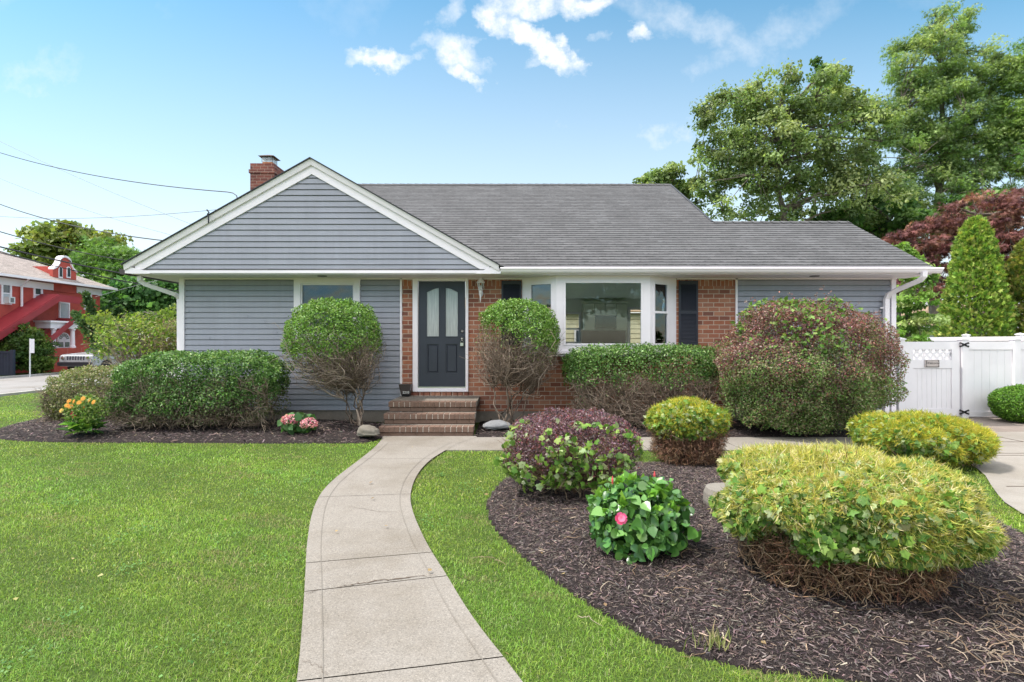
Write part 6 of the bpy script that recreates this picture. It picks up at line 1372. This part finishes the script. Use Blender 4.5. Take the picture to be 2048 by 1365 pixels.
def chips(name, poly, zf, n, L, rng, near=None, margin=0):
    Q = scatter(poly, n, rng); n = len(Q); z = zf(Q)+gz(Q[:,0])*0+rng.uniform(.0,.014,n); th = rng.uniform(0,2*math.pi,n); el = rng.normal(0,.30,n); d = np.c_[np.cos(th)*np.cos(el), np.sin(th)*np.cos(el), np.sin(el)]
    s = np.c_[-np.sin(th), np.cos(th), rng.normal(0,.35,n)]; s = nrm(s); up = np.cross(d, s); l = L*rng.gamma(3,.33,n).clip(.3,2.4); w = l*rng.uniform(.08,.22,n); P = np.c_[Q, z]
    c = [P-d*l[:,None]/2-s*w[:,None]/2, P-d*l[:,None]/2+s*w[:,None]/2, P+d*l[:,None]/2+s*w[:,None]*.35, P+d*l[:,None]/2-s*w[:,None]*.35, P+up*w[:,None]*.45]
    V = np.stack(c, 1); T = np.array([(0,1,4),(1,2,4),(2,3,4),(3,0,4)]); C = palette(n, [(.065,.049,.046),(.11,.084,.078),(.17,.132,.122),(.035,.027,.026),(.28,.215,.175)], [4,4,2.4,3.4,.8], .25, rng)
    o = np_mesh(name, V.reshape(-1,3), (T[None]+(np.arange(n)*5)[:,None,None]).reshape(-1,3), M['chip'], None, np.repeat(C,5,0)); tag(o, kind='stuff'); return o
rng = np.random.default_rng(201)
o = chips('mulch', ISLAND, zI, 190000, .021, rng); tag(o, 'dark shredded bark mulch of the curved island bed', 'mulch')
o = chips('mulch', BEDL, zL, 26000, .040, rng); tag(o, 'bark mulch of the bed along the left hedge and wall', 'mulch')
o = chips('mulch', BEDR, zR, 12000, .040, rng); tag(o, 'bark mulch of the narrow bed right of the steps', 'mulch')
# pale dry vine litter on the mulch
def litter(name, label, pts, spread, n, L, seed, hi=.03):
    rng = np.random.default_rng(seed); paths = []; cs = []
    for k in range(n):
        c = np.array(pts[rng.integers(len(pts))])+rng.normal(0, spread, 2); a = rng.uniform(0,6.28); l = L*rng.uniform(.3,1.3); z0 = float(zI(c[None])[0])
        q = np.array((c[0],c[1],z0+.012)); w = wiggle(q, q+np.r_[math.cos(a)*l, math.sin(a)*l, 0], 8, .30, rng); w[:,2] = np.maximum(zI(w[:,:2]), 0)+.012+rng.uniform(0,hi)*np.sin(np.linspace(0,math.pi,8)); paths.append(chaikin(w,1)); cs.append(np.array([(.34,.24,.17),(.25,.17,.11),(.42,.33,.25)][rng.integers(3)])*rng.uniform(.7,1.1))
    V, T, C = twig_tubes(paths, [(.0028,.0014)]*n, cs); tag(np_mesh(name, V, T, M['twig'], None, C), label, 'litter', kind='stuff')
litter('dry_vines', 'tangle of dry tan vine stems on the mulch at the lower right edge', [gp(2020,1250),gp(2040,1300),gp(2010,1330),gp(2045,1220)], .10, 80, .18, 211, .05)
litter('dry_twigs', 'loose pale twigs lying across the mulch island', [gp(1500,1150),gp(1420,1110),gp(1330,1180),gp(1700,1290),gp(1850,1330),gp(1200,1080),gp(1100,1050),gp(1900,1080),gp(1300,960),gp(1150,1150)], .40, 80, .14, 212)
def weed(label, px, py, seed, n=60, h=.07, w=.05):
    rng = np.random.default_rng(seed); x, y = gp(px, py); P = np.c_[x+rng.normal(0,w,n), y+rng.normal(0,w*.6,n), np.full(n,.03)]; lb = LB(); lb.put(dir_arrays(P, np.tile([0,0,1.],(n,1)), h, 'needle', rng, .3), palette(n, [(.30,.30,.12),(.20,.24,.08),(.36,.30,.18)], None, .15, rng)); o = lb.build('grass_tuft', M['leaf_matte']); tag(o, label, 'weed')
rngc = np.random.default_rng(270); lc_ = LB()
for _ in range(34):
    c0 = rngc.uniform((-4.5,2.1),(-.3,7.0)); k_ = rngc.integers(25,90); Qc = c0+rngc.normal(0, rngc.uniform(.03,.11), (k_,2)); Qc = Qc[lawn_ok(Qc)]
    if len(Qc) > 3: lc_.put(leaf_arrays(np.c_[Qc, rngc.uniform(.018,.036,len(Qc))], np.tile([0,0,1.],(len(Qc),1)), .016, 'wide', .3, rng=rngc), palette(len(Qc), [(.09,.20,.05),(.12,.25,.06),(.16,.30,.09)], None, .12, rngc))
o = lc_.build('clover', M['leaf_matte']); tag(o, 'small clover patches in the left lawn', 'clover', kind='stuff')
rngf = np.random.default_rng(260); Qf = rngf.uniform((-4.2,2.2),(3.6,7.6),(60,2)); nf = len(Qf); lf = LB(); Nf = np.tile([0,0,1.],(nf,1)); lf.put(leaf_arrays(np.c_[Qf, np.full(nf,.045)], Nf, .032, 'wide', .25, rng=rngf), palette(nf, [(.42,.30,.14),(.35,.24,.12),(.45,.42,.18),(.25,.17,.09)], None, .15, rngf)); o = lf.build('fallen_leaves', M['leaf_matte']); tag(o, 'scattered small dry fallen leaves on lawn, walk and mulch', 'leaves', kind='stuff')
weed('little dry grass tuft in the mulch near the front lawn edge', 1425, 1305, 221)

def grass():
    rng = np.random.default_rng(301); Qs = []; ws = []
    for (x0, x1, y0, y1, dens) in ((-3.6,2.6,1.9,3.4,15000),(-5,2.4,3.4,5.0,8500),(-8,4,5.0,7.0,4600),(-10.5,6,7.0,9.0,3000),(-16,-5.5,8.2,13,1100),(-16,-6.5,13,26,420),(2.6,4.7,.6,5.0,5000),(4.0,6.0,4.3,7.45,3600),(-8,-3.6,.4,3.4,3600),(-10.5,-5,3.4,5,2200),(-12,-8,5,7,1500),(-15.7,-10.5,7,8.2,1100),(-3.6,2.6,.4,1.9,4500)):
        n = int((x1-x0)*(y1-y0)*dens); Q = rng.uniform((x0,y0),(x1,y1),(n,2)); Q = Q[lawn_ok(Q)]; Qs.append(Q); ws.append(np.full(len(Q), math.sqrt(9000/dens)))
    Q = np.concatenate(Qs); w = np.clip(np.concatenate(ws), .7, 4.0); n = len(Q); print('blades', n)
    pn = vnoise(Q, 2.2, 5); pf = vnoise(Q, 9, 6); h = .0225*(1+.25*pn)*rng.uniform(.4,1.5,n); th = rng.uniform(0,2*math.pi,n); lean = rng.uniform(.25,1.9,n); d = np.c_[np.cos(th), np.sin(th)]; sx = np.c_[-np.sin(th), np.cos(th)]; bw = .0026*w*rng.uniform(.7,1.3,n)
    z = gz(Q[:,0]); p0 = np.c_[Q-sx*bw[:,None]/2, z]; p1 = np.c_[Q+sx*bw[:,None]/2, z]; mid = Q+d*(h*lean*.35)[:,None]; m0 = np.c_[mid-sx*bw[:,None]*.42, z+h*.62]; m1 = np.c_[mid+sx*bw[:,None]*.42, z+h*.62]; tip = np.c_[Q+d*(h*lean)[:,None], z+h*(1-.30*lean)]
    V = np.stack([p0,p1,m1,m0,tip],1); T = np.array([(0,1,2),(0,2,3),(3,2,4)])
    C = palette(n, [(.175,.285,.028),(.225,.345,.042),(.115,.215,.024),(.31,.42,.10),(.46,.45,.22)], [3,4,3,2.2,.6], .26, rng); C *= (1+.16*pn+.12*pf+.10*vnoise(Q,.9,15))[:,None]; C[:,0] *= 1+.12*vnoise(Q,1.5,16); dry = (vnoise(Q,4,9) > .62) & (rng.random(n) < .35); C[dry] = np.array([.32,.28,.13])*rng.uniform(.7,1.2,(dry.sum(),1))
    o = np_mesh('grass', V.reshape(-1,3), (T[None]+(np.arange(n)*5)[:,None,None]).reshape(-1,3), M['grassblade'], None, np.clip(np.repeat(C,5,0),.004,.8)); tag(o, 'short green lawn grass on both sides of the walk', 'grass', kind='stuff')
grass()
